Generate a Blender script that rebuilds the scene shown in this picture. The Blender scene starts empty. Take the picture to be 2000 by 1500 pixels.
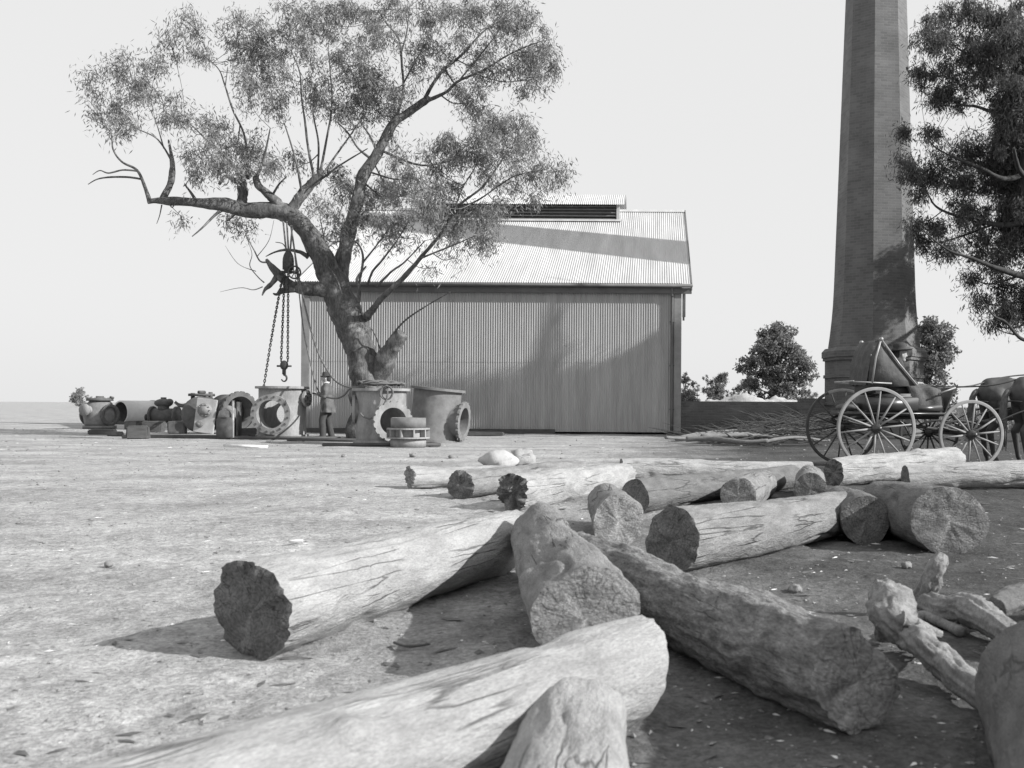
import bpy, bmesh, math, random
import numpy as np
from mathutils import Vector, Matrix, noise as mn
R = math.radians
random.seed(7); rng = np.random.default_rng(7)
sc = bpy.context.scene
col = sc.collection

# ------------------------------------------------------------------ camera
F, CX, CY, H, TH = 1900.0, 1280.0, 792.0, 0.92, 0.006
RV = Vector((math.cos(TH), 0, math.sin(TH))); UV_ = Vector((-math.sin(TH), 0, math.cos(TH))); FV = Vector((0, 1, 0))
CAM = Vector((0, 0, H))
def P(px, py, d):                      # point at depth d seen at photo pixel (2000x1500)
    return CAM + (RV * ((px - CX) / F) + UV_ * ((CY - py) / F) + FV) * d
def G(px, py):                         # ground point
    v = RV * ((px - CX) / F) + UV_ * ((CY - py) / F) + FV
    return CAM + v * (-H / v.z)
cam = bpy.data.cameras.new('camera'); co = bpy.data.objects.new('camera', cam); col.objects.link(co)
m = Matrix((RV, UV_, -FV)).transposed().to_4x4(); m.translation = CAM
co.matrix_world = m
cam.sensor_width = 36; cam.lens = 36 * F / 2000
cam.shift_x = -(CX - 1000) / 2000; cam.shift_y = (CY - 750) / 2000
cam.clip_start = 0.05; cam.clip_end = 9000
cam.dof.use_dof = True; cam.dof.focus_distance = 17; cam.dof.aperture_fstop = 5.6
sc.camera = co

# ------------------------------------------------------------------ light
EL, K = R(29), 0.29
S = Vector((1, -K, 0)).normalized() * math.cos(EL) + Vector((0, 0, math.sin(EL)))
sl = bpy.data.lights.new('sun', 'SUN'); sl.energy = 5.0; sl.angle = R(0.55); sl.color = (1, 0.995, 0.985)
so = bpy.data.objects.new('sun', sl); col.objects.link(so)
so.rotation_euler = S.to_track_quat('Z', 'Y').to_euler()
w = bpy.data.worlds.new('World'); sc.world = w; w.use_nodes = True
nt = w.node_tree; nt.nodes.clear()
sky = nt.nodes.new('ShaderNodeTexSky'); sky.sky_type = 'NISHITA'; sky.sun_disc = False
sky.sun_elevation = EL; sky.sun_rotation = math.atan2(S.x, S.y); sky.dust_density = 3.0; sky.air_density = 1.0
bw = nt.nodes.new('ShaderNodeRGBToBW'); nt.links.new(sky.outputs[0], bw.inputs[0])
mx = nt.nodes.new('ShaderNodeMath'); mx.operation = 'MULTIPLY_ADD'
mx.inputs[1].default_value = 0.10; mx.inputs[2].default_value = 5.0      # bleached plate sky: nearly even
nt.links.new(bw.outputs[0], mx.inputs[0])
bg = nt.nodes.new('ShaderNodeBackground'); bg.inputs[1].default_value = 0.12
nt.links.new(mx.outputs[0], bg.inputs[0])
out = nt.nodes.new('ShaderNodeOutputWorld'); nt.links.new(bg.outputs[0], out.inputs[0])
sc.view_settings.view_transform = 'Standard'; sc.view_settings.look = 'None'
sc.view_settings.gamma = 1; sc.view_settings.exposure = 0.4
sc.cycles.max_bounces = 6; sc.cycles.transparent_max_bounces = 4

# ------------------------------------------------------------------ materials
def mat(name, g, var=0.25, scale=6.0, rough=0.85, bump=0.0, bscale=30.0, stretch=(1, 1, 1), metal=0.0, spec=0.3,
        coord='Object', crack=0.0, crack_scale=(1, 8, 8), fleck=0.0, fine=0.0, fscale=60, rings=0.0):
    m = bpy.data.materials.new(name); m.use_nodes = True
    n, l = m.node_tree.nodes, m.node_tree.links
    b = n['Principled BSDF']; b.inputs['Roughness'].default_value = rough; b.inputs['Metallic'].default_value = metal
    b.inputs['Specular IOR Level'].default_value = spec
    tc = n.new('ShaderNodeTexCoord'); mp = n.new('ShaderNodeMapping'); mp.inputs['Scale'].default_value = stretch
    l.new(tc.outputs[coord], mp.inputs[0])
    a = n.new('ShaderNodeTexNoise'); a.inputs['Scale'].default_value = scale; a.inputs['Detail'].default_value = 7
    a.inputs['Roughness'].default_value = 0.62
    l.new(mp.outputs[0], a.inputs[0])
    r = n.new('ShaderNodeMapRange'); r.inputs[1].default_value = 0.28; r.inputs[2].default_value = 0.72
    r.inputs[3].default_value = g * (1 - var); r.inputs[4].default_value = g * (1 + var)
    l.new(a.outputs[0], r.inputs[0]); val = r.outputs[0]
    hgt = None
    if bump:
        a2 = n.new('ShaderNodeTexNoise'); a2.inputs['Scale'].default_value = bscale; a2.inputs['Detail'].default_value = 8
        a2.inputs['Roughness'].default_value = 0.65
        l.new(mp.outputs[0], a2.inputs[0]); hgt = a2.outputs[0]
    if crack:
        mp2 = n.new('ShaderNodeMapping'); mp2.inputs['Scale'].default_value = crack_scale
        l.new(tc.outputs[coord], mp2.inputs[0])
        nz = n.new('ShaderNodeTexNoise'); nz.inputs['Scale'].default_value = 1.2; nz.inputs['Detail'].default_value = 4
        l.new(mp2.outputs[0], nz.inputs[0])
        mxv = n.new('ShaderNodeVectorMath'); mxv.operation = 'MULTIPLY_ADD'; mxv.inputs[1].default_value = (0.45, 0.9, 0.9)
        l.new(nz.outputs[1], mxv.inputs[0]); l.new(mp2.outputs[0], mxv.inputs[2])
        v = n.new('ShaderNodeTexVoronoi'); v.feature = 'DISTANCE_TO_EDGE'; v.inputs['Scale'].default_value = 1.0
        l.new(mxv.outputs[0], v.inputs[0])
        cr = n.new('ShaderNodeMapRange'); cr.inputs[1].default_value = 0.0; cr.inputs[2].default_value = 0.030
        cr.inputs[3].default_value = 1 - crack; cr.inputs[4].default_value = 1
        l.new(v.outputs[0], cr.inputs[0])
        # cracks only in places
        nz2 = n.new('ShaderNodeTexNoise'); nz2.inputs['Scale'].default_value = 2.3
        l.new(tc.outputs[coord], nz2.inputs[0])
        rr = n.new('ShaderNodeMapRange'); rr.inputs[1].default_value = 0.54; rr.inputs[2].default_value = 0.63
        l.new(nz2.outputs[0], rr.inputs[0])
        mxx = n.new('ShaderNodeMix'); mxx.data_type = 'FLOAT'; mxx.inputs[2].default_value = 1.0
        l.new(rr.outputs[0], mxx.inputs[0]); l.new(cr.outputs[0], mxx.inputs[3])
        mu = n.new('ShaderNodeMath'); mu.operation = 'MULTIPLY'; l.new(val, mu.inputs[0]); l.new(mxx.outputs[0], mu.inputs[1]); val = mu.outputs[0]
        if hgt is not None:
            ad = n.new('ShaderNodeMath'); ad.operation = 'ADD'; l.new(hgt, ad.inputs[0]); l.new(mxx.outputs[0], ad.inputs[1]); hgt = ad.outputs[0]
    if fleck:
        a3 = n.new('ShaderNodeTexNoise'); a3.inputs['Scale'].default_value = 3.2; a3.inputs['Detail'].default_value = 5
        l.new(tc.outputs[coord], a3.inputs[0])
        r3 = n.new('ShaderNodeMapRange'); r3.inputs[1].default_value = 0.52; r3.inputs[2].default_value = 0.66
        r3.inputs[3].default_value = 0; r3.inputs[4].default_value = fleck
        l.new(a3.outputs[0], r3.inputs[0])
        ad3 = n.new('ShaderNodeMath'); ad3.operation = 'ADD'; l.new(val, ad3.inputs[0]); l.new(r3.outputs[0], ad3.inputs[1]); val = ad3.outputs[0]
    if fine:
        a4 = n.new('ShaderNodeTexNoise'); a4.inputs['Scale'].default_value = fscale; a4.inputs['Detail'].default_value = 7; a4.inputs['Roughness'].default_value = .7; l.new(mp.outputs[0], a4.inputs[0])
        r4 = n.new('ShaderNodeMapRange'); r4.inputs[1].default_value = .33; r4.inputs[2].default_value = .67; r4.inputs[3].default_value = 1 - fine; r4.inputs[4].default_value = 1 + fine * .7
        l.new(a4.outputs[0], r4.inputs[0]); mu4 = n.new('ShaderNodeMath'); mu4.operation = 'MULTIPLY'; l.new(val, mu4.inputs[0]); l.new(r4.outputs[0], mu4.inputs[1]); val = mu4.outputs[0]
    if rings:
        wv = n.new('ShaderNodeTexWave'); wv.wave_type = 'RINGS'; wv.rings_direction = 'X'; wv.inputs['Scale'].default_value = 17; wv.inputs['Distortion'].default_value = 9; wv.inputs['Detail'].default_value = 3; wv.inputs['Detail Scale'].default_value = 2.5
        l.new(tc.outputs[coord], wv.inputs[0]); r5 = n.new('ShaderNodeMapRange'); r5.inputs[3].default_value = 1 - rings; r5.inputs[4].default_value = 1 + rings * .5
        l.new(wv.outputs['Fac'], r5.inputs[0]); mu5 = n.new('ShaderNodeMath'); mu5.operation = 'MULTIPLY'; l.new(val, mu5.inputs[0]); l.new(r5.outputs[0], mu5.inputs[1]); val = mu5.outputs[0]
    if rings:
        sp = n.new('ShaderNodeSeparateXYZ'); l.new(tc.outputs[coord], sp.inputs[0]); at = n.new('ShaderNodeMath'); at.operation = 'ARCTAN2'; l.new(sp.outputs[1], at.inputs[0]); l.new(sp.outputs[2], at.inputs[1])
        cb = n.new('ShaderNodeCombineXYZ'); l.new(at.outputs[0], cb.inputs[0]); dv = n.new('ShaderNodeVectorMath'); dv.operation = 'MULTIPLY_ADD'; dv.inputs[1].default_value = (2.5, 2.5, 2.5); l.new(tc.outputs[coord], dv.inputs[0]); l.new(cb.outputs[0], dv.inputs[2])
        n6 = n.new('ShaderNodeTexNoise'); n6.inputs['Scale'].default_value = 2.6; n6.inputs['Detail'].default_value = 3; l.new(dv.outputs[0], n6.inputs[0])
        r6 = n.new('ShaderNodeMapRange'); r6.inputs[1].default_value = .0; r6.inputs[2].default_value = .018; r6.inputs[3].default_value = .45; r6.inputs[4].default_value = 1
        ab = n.new('ShaderNodeMath'); ab.operation = 'SUBTRACT'; ab.inputs[1].default_value = .5; l.new(n6.outputs[0], ab.inputs[0]); ab2 = n.new('ShaderNodeMath'); ab2.operation = 'ABSOLUTE'; l.new(ab.outputs[0], ab2.inputs[0]); l.new(ab2.outputs[0], r6.inputs[0])
        mu6 = n.new('ShaderNodeMath'); mu6.operation = 'MULTIPLY'; l.new(val, mu6.inputs[0]); l.new(r6.outputs[0], mu6.inputs[1]); val = mu6.outputs[0]
    l.new(val, b.inputs['Base Color'])
    if hgt is not None:
        bp = n.new('ShaderNodeBump'); bp.inputs['Strength'].default_value = bump; bp.inputs['Distance'].default_value = 0.02
        l.new(hgt, bp.inputs['Height']); l.new(bp.outputs[0], b.inputs['Normal'])
    return m
def leafmat(name, g):
    m = bpy.data.materials.new(name); m.use_nodes = True
    n, l = m.node_tree.nodes, m.node_tree.links; n.remove(n['Principled BSDF'])
    geo = n.new('ShaderNodeNewGeometry')
    r = n.new('ShaderNodeMapRange'); r.inputs[3].default_value = g * 0.6; r.inputs[4].default_value = g * 1.5
    l.new(geo.outputs['Random Per Island'], r.inputs[0])
    d = n.new('ShaderNodeBsdfDiffuse'); t = n.new('ShaderNodeBsdfTranslucent'); mxs = n.new('ShaderNodeMixShader'); mxs.inputs[0].default_value = 0.3
    l.new(r.outputs[0], d.inputs[0]); l.new(r.outputs[0], t.inputs[0])
    l.new(d.outputs[0], mxs.inputs[1]); l.new(t.outputs[0], mxs.inputs[2])
    l.new(mxs.outputs[0], n['Material Output'].inputs[0])
    return m
def brickmat(name, g, sc_=1.0):
    m = bpy.data.materials.new(name); m.use_nodes = True
    n, l = m.node_tree.nodes, m.node_tree.links; b = n['Principled BSDF']; b.inputs['Roughness'].default_value = 0.9
    tc = n.new('ShaderNodeTexCoord'); br = n.new('ShaderNodeTexBrick')
    br.inputs['Scale'].default_value = 1.0; br.inputs['Brick Width'].default_value = 0.24; br.inputs['Row Height'].default_value = 0.086
    br.inputs['Mortar Size'].default_value = 0.008; br.inputs['Mortar Smooth'].default_value = 0.2
    for k, v in (('Color1', g * 0.86), ('Color2', g * 1.16), ('Mortar', g * 1.25)): br.inputs[k].default_value = (v, v, v, 1)
    l.new(tc.outputs['UV'], br.inputs[0])
    nz = n.new('ShaderNodeTexNoise'); nz.inputs['Scale'].default_value = 0.9; nz.inputs['Detail'].default_value = 6
    l.new(tc.outputs['Object'], nz.inputs[0])
    r = n.new('ShaderNodeMapRange'); r.inputs[1].default_value = .3; r.inputs[2].default_value = .7; r.inputs[3].default_value = 0.75; r.inputs[4].default_value = 1.2
    l.new(nz.outputs[0], r.inputs[0])
    mu = n.new('ShaderNodeVectorMath'); mu.operation = 'SCALE'; l.new(br.outputs[0], mu.inputs[0]); l.new(r.outputs[0], mu.inputs[3])
    l.new(mu.outputs[0], b.inputs['Base Color'])
    bp = n.new('ShaderNodeBump'); bp.inputs['Strength'].default_value = 0.5; bp.inputs['Distance'].default_value = 0.01; bp.invert = True
    l.new(br.outputs['Fac'], bp.inputs['Height']); l.new(bp.outputs[0], b.inputs['Normal'])
    return m

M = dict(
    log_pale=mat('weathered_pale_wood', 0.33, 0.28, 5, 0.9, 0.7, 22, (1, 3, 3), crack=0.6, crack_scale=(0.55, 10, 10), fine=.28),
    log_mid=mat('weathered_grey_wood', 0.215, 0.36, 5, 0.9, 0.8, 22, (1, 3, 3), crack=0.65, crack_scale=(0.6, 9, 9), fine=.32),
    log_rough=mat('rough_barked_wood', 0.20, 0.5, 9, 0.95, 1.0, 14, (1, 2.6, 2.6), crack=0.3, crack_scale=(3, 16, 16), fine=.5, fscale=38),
    log_dark=mat('dark_shaded_wood', 0.145, 0.35, 5, 0.95, 0.8, 18, (1, 3, 3), crack=0.5, crack_scale=(0.8, 9, 9), fine=.3),  # dark wood, with the shade lying on these logs put into its tone
    cut=mat('cut_wood', 0.25, 0.35, 9, 0.95, 0.9, 24, (0.6, 1, 1.6), rings=.2, fine=.25),
    cut_dark=mat('shaded_cut_wood', 0.16, 0.4, 9, 0.95, 0.9, 24, rings=.2, fine=.3),  # darker copy of cut wood; shade on turned-away ends is in the colour
    branch_pale=mat('shaggy_pale_bark', 0.23, 0.35, 9, 0.95, 0.8, 30, (1, 1, 1), fine=.3, fscale=70),
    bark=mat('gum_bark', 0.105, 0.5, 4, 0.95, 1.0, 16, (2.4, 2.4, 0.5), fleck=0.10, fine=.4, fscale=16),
    bark_dark=mat('shaded_gum_bark', 0.06, 0.4, 4, 0.95, 0.8, 16, (2.4, 2.4, 0.5)),  # darker copy of the gum bark, shade put into its colour
    bark_far=mat('distant_bark', 0.14, 0.3, 2),
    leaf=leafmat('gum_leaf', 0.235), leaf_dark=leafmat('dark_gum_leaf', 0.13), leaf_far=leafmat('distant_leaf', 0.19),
    iron=mat('galvanised_iron', 0.47, 0.18, 1.4, 0.5, 0.0, 20, (2.2, .25, .25), metal=0.0, spec=0.45),
    iron_old=mat('dull_galvanised_iron', 0.34, 0.17, 1.6, 0.6, 0.0, 20, (2.2, 1, 0.16), spec=0.35, fine=.12, fscale=5),
    trim=mat('dark_painted_timber', 0.13, 0.2, 3, 0.8), trim_mid=mat('grey_painted_trim', 0.24, 0.2, 3, 0.8),
    louvre=mat('dark_louvre_timber', 0.17, 0.25, 4, 0.9),
    brick=brickmat('chimney_brick', 0.125), brick_dark=brickmat('flue_brick', 0.13),
    cast=mat('primed_cast_iron', 0.25, 0.38, 3, 0.75, 0.3, 30, (1, 1, .5), fine=.15, fscale=22), cast_dark=mat('dark_cast_iron', 0.10, 0.35, 5, 0.75, 0.3, 20),
    cast_mid=mat('grey_cast_iron', 0.17, 0.3, 5, 0.75, 0.25, 20), cast_pale=mat('pale_cast_iron', 0.42, 0.2, 5, 0.7, 0.15, 20),
    concrete=mat('pale_pipe_wall', 0.55, 0.12, 3, 0.9), rubble=mat('pale_rubble', 0.38, 0.25, 4, 0.95, 0.8, 12),
    chain=mat('chain_iron', 0.05, 0.3, 20, 0.6), rope=mat('hemp_rope', 0.14, 0.3, 60, 0.95, 0.4, 80),
    skin=mat('skin', 0.36, 0.1, 12, 0.6), hair=mat('dark_hair', 0.05, 0.3, 30, 0.8), eye=mat('eye', 0.03, 0, 1, 0.3),
    cloth=mat('grey_wool', 0.115, 0.25, 9, 0.95, 0.3, 60), cloth_dark=mat('dark_wool', 0.06, 0.25, 9, 0.95, 0.3, 60),
    felt=mat('dark_felt', 0.055, 0.2, 9, 0.95), linen=mat('white_linen', 0.72, 0.05, 9, 0.9),
    leather=mat('black_leather', 0.045, 0.3, 12, 0.45, 0.1, 40, spec=0.5), canvas=mat('hood_canvas', 0.085, 0.35, 7, 0.8, 1.0, 7),
    rug=mat('wool_rug', 0.09, 0.35, 16, 0.95, 0.5, 40), coach=mat('dark_coach_paint', 0.045, 0.2, 5, 0.3, spec=0.6),
    wheel=mat('pale_wheel_timber', 0.25, 0.18, 9, 0.7), wheel_dark=mat('dark_wheel_timber', 0.07, 0.25, 9, 0.7), steel=mat('worn_steel', 0.30, 0.15, 9, 0.4, spec=0.6),
    horse=mat('dark_bay_coat', 0.055, 0.3, 5, 0.6, spec=0.4), tail=mat('horse_hair', 0.11, 0.4, 8, 0.7, 0.5, 30, (6, 6, 1)), hoof=mat('hoof', 0.04, 0.2, 5),
    stone=mat('field_stone', 0.22, 0.3, 8, 0.9, 0.6, 20), chip=mat('pale_wood_chip', 0.6, 0.3, 9, 0.9), clod=mat('dirt_clod', 0.24, 0.35, 9, 0.95),
    beam=mat('old_timber', 0.085, 0.35, 3, 0.95, 0.5, 14, (1, 6, 6)), pole=mat('bleached_pole', 0.17, 0.3, 3, 0.95, 0.5, 14, (1, 6, 6)),
    twig=mat('dry_twigs', 0.085, 0.4, 3, 0.95), bush=leafmat('scrub_leaf', 0.25),
)

# ------------------------------------------------------------------ mesh helpers
class MB:
    def __init__(s): s.V = []; s.F = []
    def add(s, V, Fc):
        o = len(s.V); s.V += [tuple(v) for v in V]; s.F += [tuple(i + o for i in f) for f in Fc]; return s
def meshobj(name, V, Fc, mt, parent=None, smooth=True, loc=None, uv=None):
    me = bpy.data.meshes.new(name); me.from_pydata([tuple(v) for v in V], [], Fc); me.update()
    if smooth: me.polygons.foreach_set('use_smooth', [True] * len(me.polygons))
    if uv is not None:
        ul = me.uv_layers.new(name='UVMap'); ul.data.foreach_set('uv', [c for q in uv for c in q])
    if mt: me.materials.append(mt)
    o = bpy.data.objects.new(name, me); col.objects.link(o)
    if parent: o.parent = parent
    if loc is not None: o.location = loc
    return o
def build(mb, name, mt, parent=None, smooth=True, loc=None): return meshobj(name, mb.V, mb.F, mt, parent, smooth, loc)
def top(o, label, cat, group=None):
    o['label'] = label; o['category'] = cat
    if group: o['group'] = group
    return o
def empty(name, label, cat, loc=(0, 0, 0), rz=0, group=None):
    o = bpy.data.objects.new(name, None); o.empty_display_size = 0.2; col.objects.link(o); o.location = loc; o.rotation_euler = (0, 0, rz)
    return top(o, label, cat, group)
def box(c, s, rz=0.0, ry=0.0, bev=0.0):
    x, y, z = s[0] / 2, s[1] / 2, s[2] / 2
    if bev:
        bm = bmesh.new(); bmesh.ops.create_cube(bm, size=1.0)
        for v in bm.verts: v.co = Vector((v.co.x * s[0], v.co.y * s[1], v.co.z * s[2]))
        bmesh.ops.bevel(bm, geom=bm.edges[:], offset=bev, segments=2, affect='EDGES')
        bm.verts.index_update(); V = [v.co.copy() for v in bm.verts]; Fc = [[v.index for v in f.verts] for f in bm.faces]; bm.free()
    else:
        V = [Vector(p) for p in ((-x, -y, -z), (x, -y, -z), (x, y, -z), (-x, y, -z), (-x, -y, z), (x, -y, z), (x, y, z), (-x, y, z))]
        Fc = [(3, 2, 1, 0), (4, 5, 6, 7), (0, 1, 5, 4), (1, 2, 6, 5), (2, 3, 7, 6), (3, 0, 4, 7)]
    mt = Matrix.Translation(Vector(c)) @ Matrix.Rotation(rz, 4, 'Z') @ Matrix.Rotation(ry, 4, 'Y')
    return [mt @ v for v in V], Fc
def tube(pts, rad, n=8, cap=True, wob=0.0, wsc=3.0, lobes=0.0):
    pts = [Vector(p) for p in pts]; V = []; Fc = []
    t = (pts[1] - pts[0]).normalized(); u = t.orthogonal().normalized()
    for i, p in enumerate(pts):
        if i < len(pts) - 1:
            tn = ((pts[i + 1] - pts[max(i - 1, 0)])).normalized()
        else: tn = (pts[i] - pts[i - 1]).normalized()
        u = (u - tn * u.dot(tn)); u = u.normalized() if u.length > 1e-6 else tn.orthogonal().normalized()
        v = tn.cross(u)
        for k in range(n):
            a = 2 * math.pi * k / n; d = u * math.cos(a) + v * math.sin(a); r = rad[i]
            q = p + d * r
            if wob: r *= 1 + wob * mn.noise(q * wsc) + wob * .45 * mn.noise(q * wsc * 3.1) + lobes * mn.noise(Vector((d.x * 2, d.y * 2, q.z * 0.6)) + p * 0.1)
            V.append(p + d * r)
    for i in range(len(pts) - 1):
        for k in range(n):
            a, b = i * n + k, i * n + (k + 1) % n
            Fc.append((a, b, b + n, a + n))
    if cap:
        V.append(pts[0]); V.append(pts[-1]); c0, c1 = len(V) - 2, len(V) - 1; e = (len(pts) - 1) * n
        for k in range(n):
            Fc.append((c0, (k + 1) % n, k)); Fc.append((c1, e + k, e + (k + 1) % n))
    return V, Fc
def spline(ctrl, sub=6):                 # Catmull-Rom through (point, radius)
    P_ = [Vector(c[0]) for c in ctrl]; r_ = [c[1] for c in ctrl]; pts = []; rad = []
    for i in range(len(P_) - 1):
        p0, p1, p2, p3 = P_[max(i - 1, 0)], P_[i], P_[i + 1], P_[min(i + 2, len(P_) - 1)]
        for k in range(sub):
            t = k / sub
            pts.append(0.5 * ((2 * p1) + (p2 - p0) * t + (2 * p0 - 5 * p1 + 4 * p2 - p3) * t * t + (3 * p1 - p0 - 3 * p2 + p3) * t ** 3))
            rad.append(r_[i] + (r_[i + 1] - r_[i]) * t)
    pts.append(P_[-1]); rad.append(r_[-1]); return pts, rad
def stube(ctrl, n=8, sub=6, cap=True, wob=0, wsc=3): 
    p, r = spline(ctrl, sub); return tube(p, r, n, cap, wob, wsc)
def lathe(prof, n=32, c=(0, 0, 0), axis=None):   # profile (r, z); closed solid if it starts/ends at r=0
    V = []; Fc = []; c = Vector(c); q = Vector(axis).normalized().to_track_quat('Z', 'Y') if axis is not None else None
    for r, z in prof:
        for k in range(n):
            a = 2 * math.pi * k / n; v = Vector((r * math.cos(a), r * math.sin(a), z))
            V.append(c + (q @ v if q else v))
    for i in range(len(prof) - 1):
        for k in range(n):
            a, b = i * n + k, i * n + (k + 1) % n; Fc.append((a, b, b + n, a + n))
    return V, Fc
def cyl(p0, p1, r, n=32):
    p0, p1 = Vector(p0), Vector(p1); L = (p1 - p0).length
    return lathe([(0.0001, 0), (r, 0), (r, L), (0.0001, L)], n, p0, p1 - p0)
def solid_cyl(p0, p1, r, n=48):          # watertight with ngon caps (for booleans)
    p0, p1 = Vector(p0), Vector(p1); q = (p1 - p0).normalized().to_track_quat('Z', 'Y'); V = []
    for p in (p0, p1):
        for k in range(n):
            a = 2 * math.pi * k / n; V.append(p + q @ Vector((r * math.cos(a), r * math.sin(a), 0)))
    Fc = [tuple(reversed(range(n))), tuple(range(n, 2 * n))] + [(k, (k + 1) % n, n + (k + 1) % n, n + k) for k in range(n)]
    return V, Fc
def ell(c, r, n=16, m_=10):
    V = []; Fc = []
    for i in range(m_ + 1):
        a = math.pi * i / m_ ; 
        for k in range(n):
            b = 2 * math.pi * k / n
            V.append(Vector((c[0] + r[0] * max(math.sin(a), 1e-3) * math.cos(b), c[1] + r[1] * max(math.sin(a), 1e-3) * math.sin(b), c[2] - r[2] * math.cos(a))))
    for i in range(m_):
        for k in range(n): Fc.append((i * n + k, i * n + (k + 1) % n, (i + 1) * n + (k + 1) % n, (i + 1) * n + k))
    return V, Fc
def capsule(p0, r0, p1, r1, n=12):
    p0, p1 = Vector(p0), Vector(p1); d = p1 - p0; L = max(d.length, 1e-4)
    if d.length < 1e-4: d = Vector((0, 0, 1)); L = 0.002
    prof = []
    for i in range(5): a = math.pi / 2 * i / 4; prof.append((max(r0 * math.sin(a), 1e-4), -r0 * math.cos(a)))
    for i in range(5): a = math.pi / 2 * (1 - i / 4); prof.append((max(r1 * math.sin(a), 1e-4), L + r1 * math.cos(a)))
    return lathe(prof, n, p0, d)
def evaluated(o, name, mt, parent=None, smooth=True):
    dg = bpy.context.evaluated_depsgraph_get(); dg.update()
    me = bpy.data.meshes.new_from_object(o.evaluated_get(dg)); me.name = name
    bpy.data.objects.remove(o)
    me.materials.clear(); me.materials.append(mt)
    me.polygons.foreach_set('use_smooth', [smooth] * len(me.polygons))
    q = bpy.data.objects.new(name, me); col.objects.link(q)
    if parent: q.parent = parent
    return q
def blob(caps, name, mt, parent, voxel=0.014, it=4):
    mb = MB()
    for c in caps: mb.add(*capsule(*c))
    o = build(mb, 'tmp', None)
    bm = bmesh.new(); bm.from_mesh(o.data); bmesh.ops.remove_doubles(bm, verts=bm.verts, dist=2e-4); bmesh.ops.recalc_face_normals(bm, faces=bm.faces); bm.to_mesh(o.data); bm.free()
    r = o.modifiers.new('r', 'REMESH'); r.mode = 'VOXEL'; r.voxel_size = voxel
    s = o.modifiers.new('s', 'SMOOTH'); s.factor = 0.5; s.iterations = it
    return evaluated(o, name, mt, parent)
def boolean(adds, subs, name, mt, parent):
    objs = [meshobj('t', V, Fc, None, smooth=False) for V, Fc in adds]; base = objs[0]
    rest = objs[1:]; cut = [meshobj('t', V, Fc, None, smooth=False) for V, Fc in subs]
    for o in rest: b = base.modifiers.new('b', 'BOOLEAN'); b.operation = 'UNION'; b.object = o; b.solver = 'EXACT'
    for o in cut: b = base.modifiers.new('b', 'BOOLEAN'); b.operation = 'DIFFERENCE'; b.object = o; b.solver = 'EXACT'
    q = evaluated(base, name, mt, parent, False)
    for o in rest + cut: bpy.data.objects.remove(o)
    bm = bmesh.new(); bm.from_mesh(q.data)
    for f in bm.faces: f.smooth = True
    for e in bm.edges:
        if len(e.link_faces) != 2 or e.calc_face_angle(0) > R(35): e.smooth = False
    bm.to_mesh(q.data); bm.free()
    return q

# ------------------------------------------------------------------ ground
def axis_samples(lo, hi, dense_lo, dense_hi, step, growth):
    a = list(np.arange(dense_lo, dense_hi, step)); s = step; x = a[-1]
    while x < hi: s *= growth; x += s; a.append(x)
    s = step; x = a[0]; pre = []
    while x > lo: s *= growth; x -= s; pre.append(x)
    return pre[::-1] + a
def gz(x, y):
    f = 1.0 if y < 40 else max(0.0, 1 - (y - 40) / 40)
    v = 0.030 * mn.noise(Vector((x * 0.45, y * 0.45, 3.1))) + 0.014 * mn.noise(Vector((x * 1.7, y * 1.7, 8.2)))
    if abs(x) < 12 and y < 20: v += 0.014 * mn.noise(Vector((x * 6, y * 6, 1.7))) + 0.009 * mn.noise(Vector((x * 15, y * 15, 5.7)))
    return v * f - 0.012
xs = axis_samples(-4500, 4500, -2.6, 3.4, 0.034, 1.045); ys = axis_samples(-900, 6000, 1.2, 6.5, 0.034, 1.030)
nx, ny = len(xs), len(ys)
V = [(x, y, gz(x, y)) for y in ys for x in xs]
Fc = [(j * nx + i, j * nx + i + 1, (j + 1) * nx + i + 1, (j + 1) * nx + i) for j in range(ny - 1) for i in range(nx - 1)]
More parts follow.
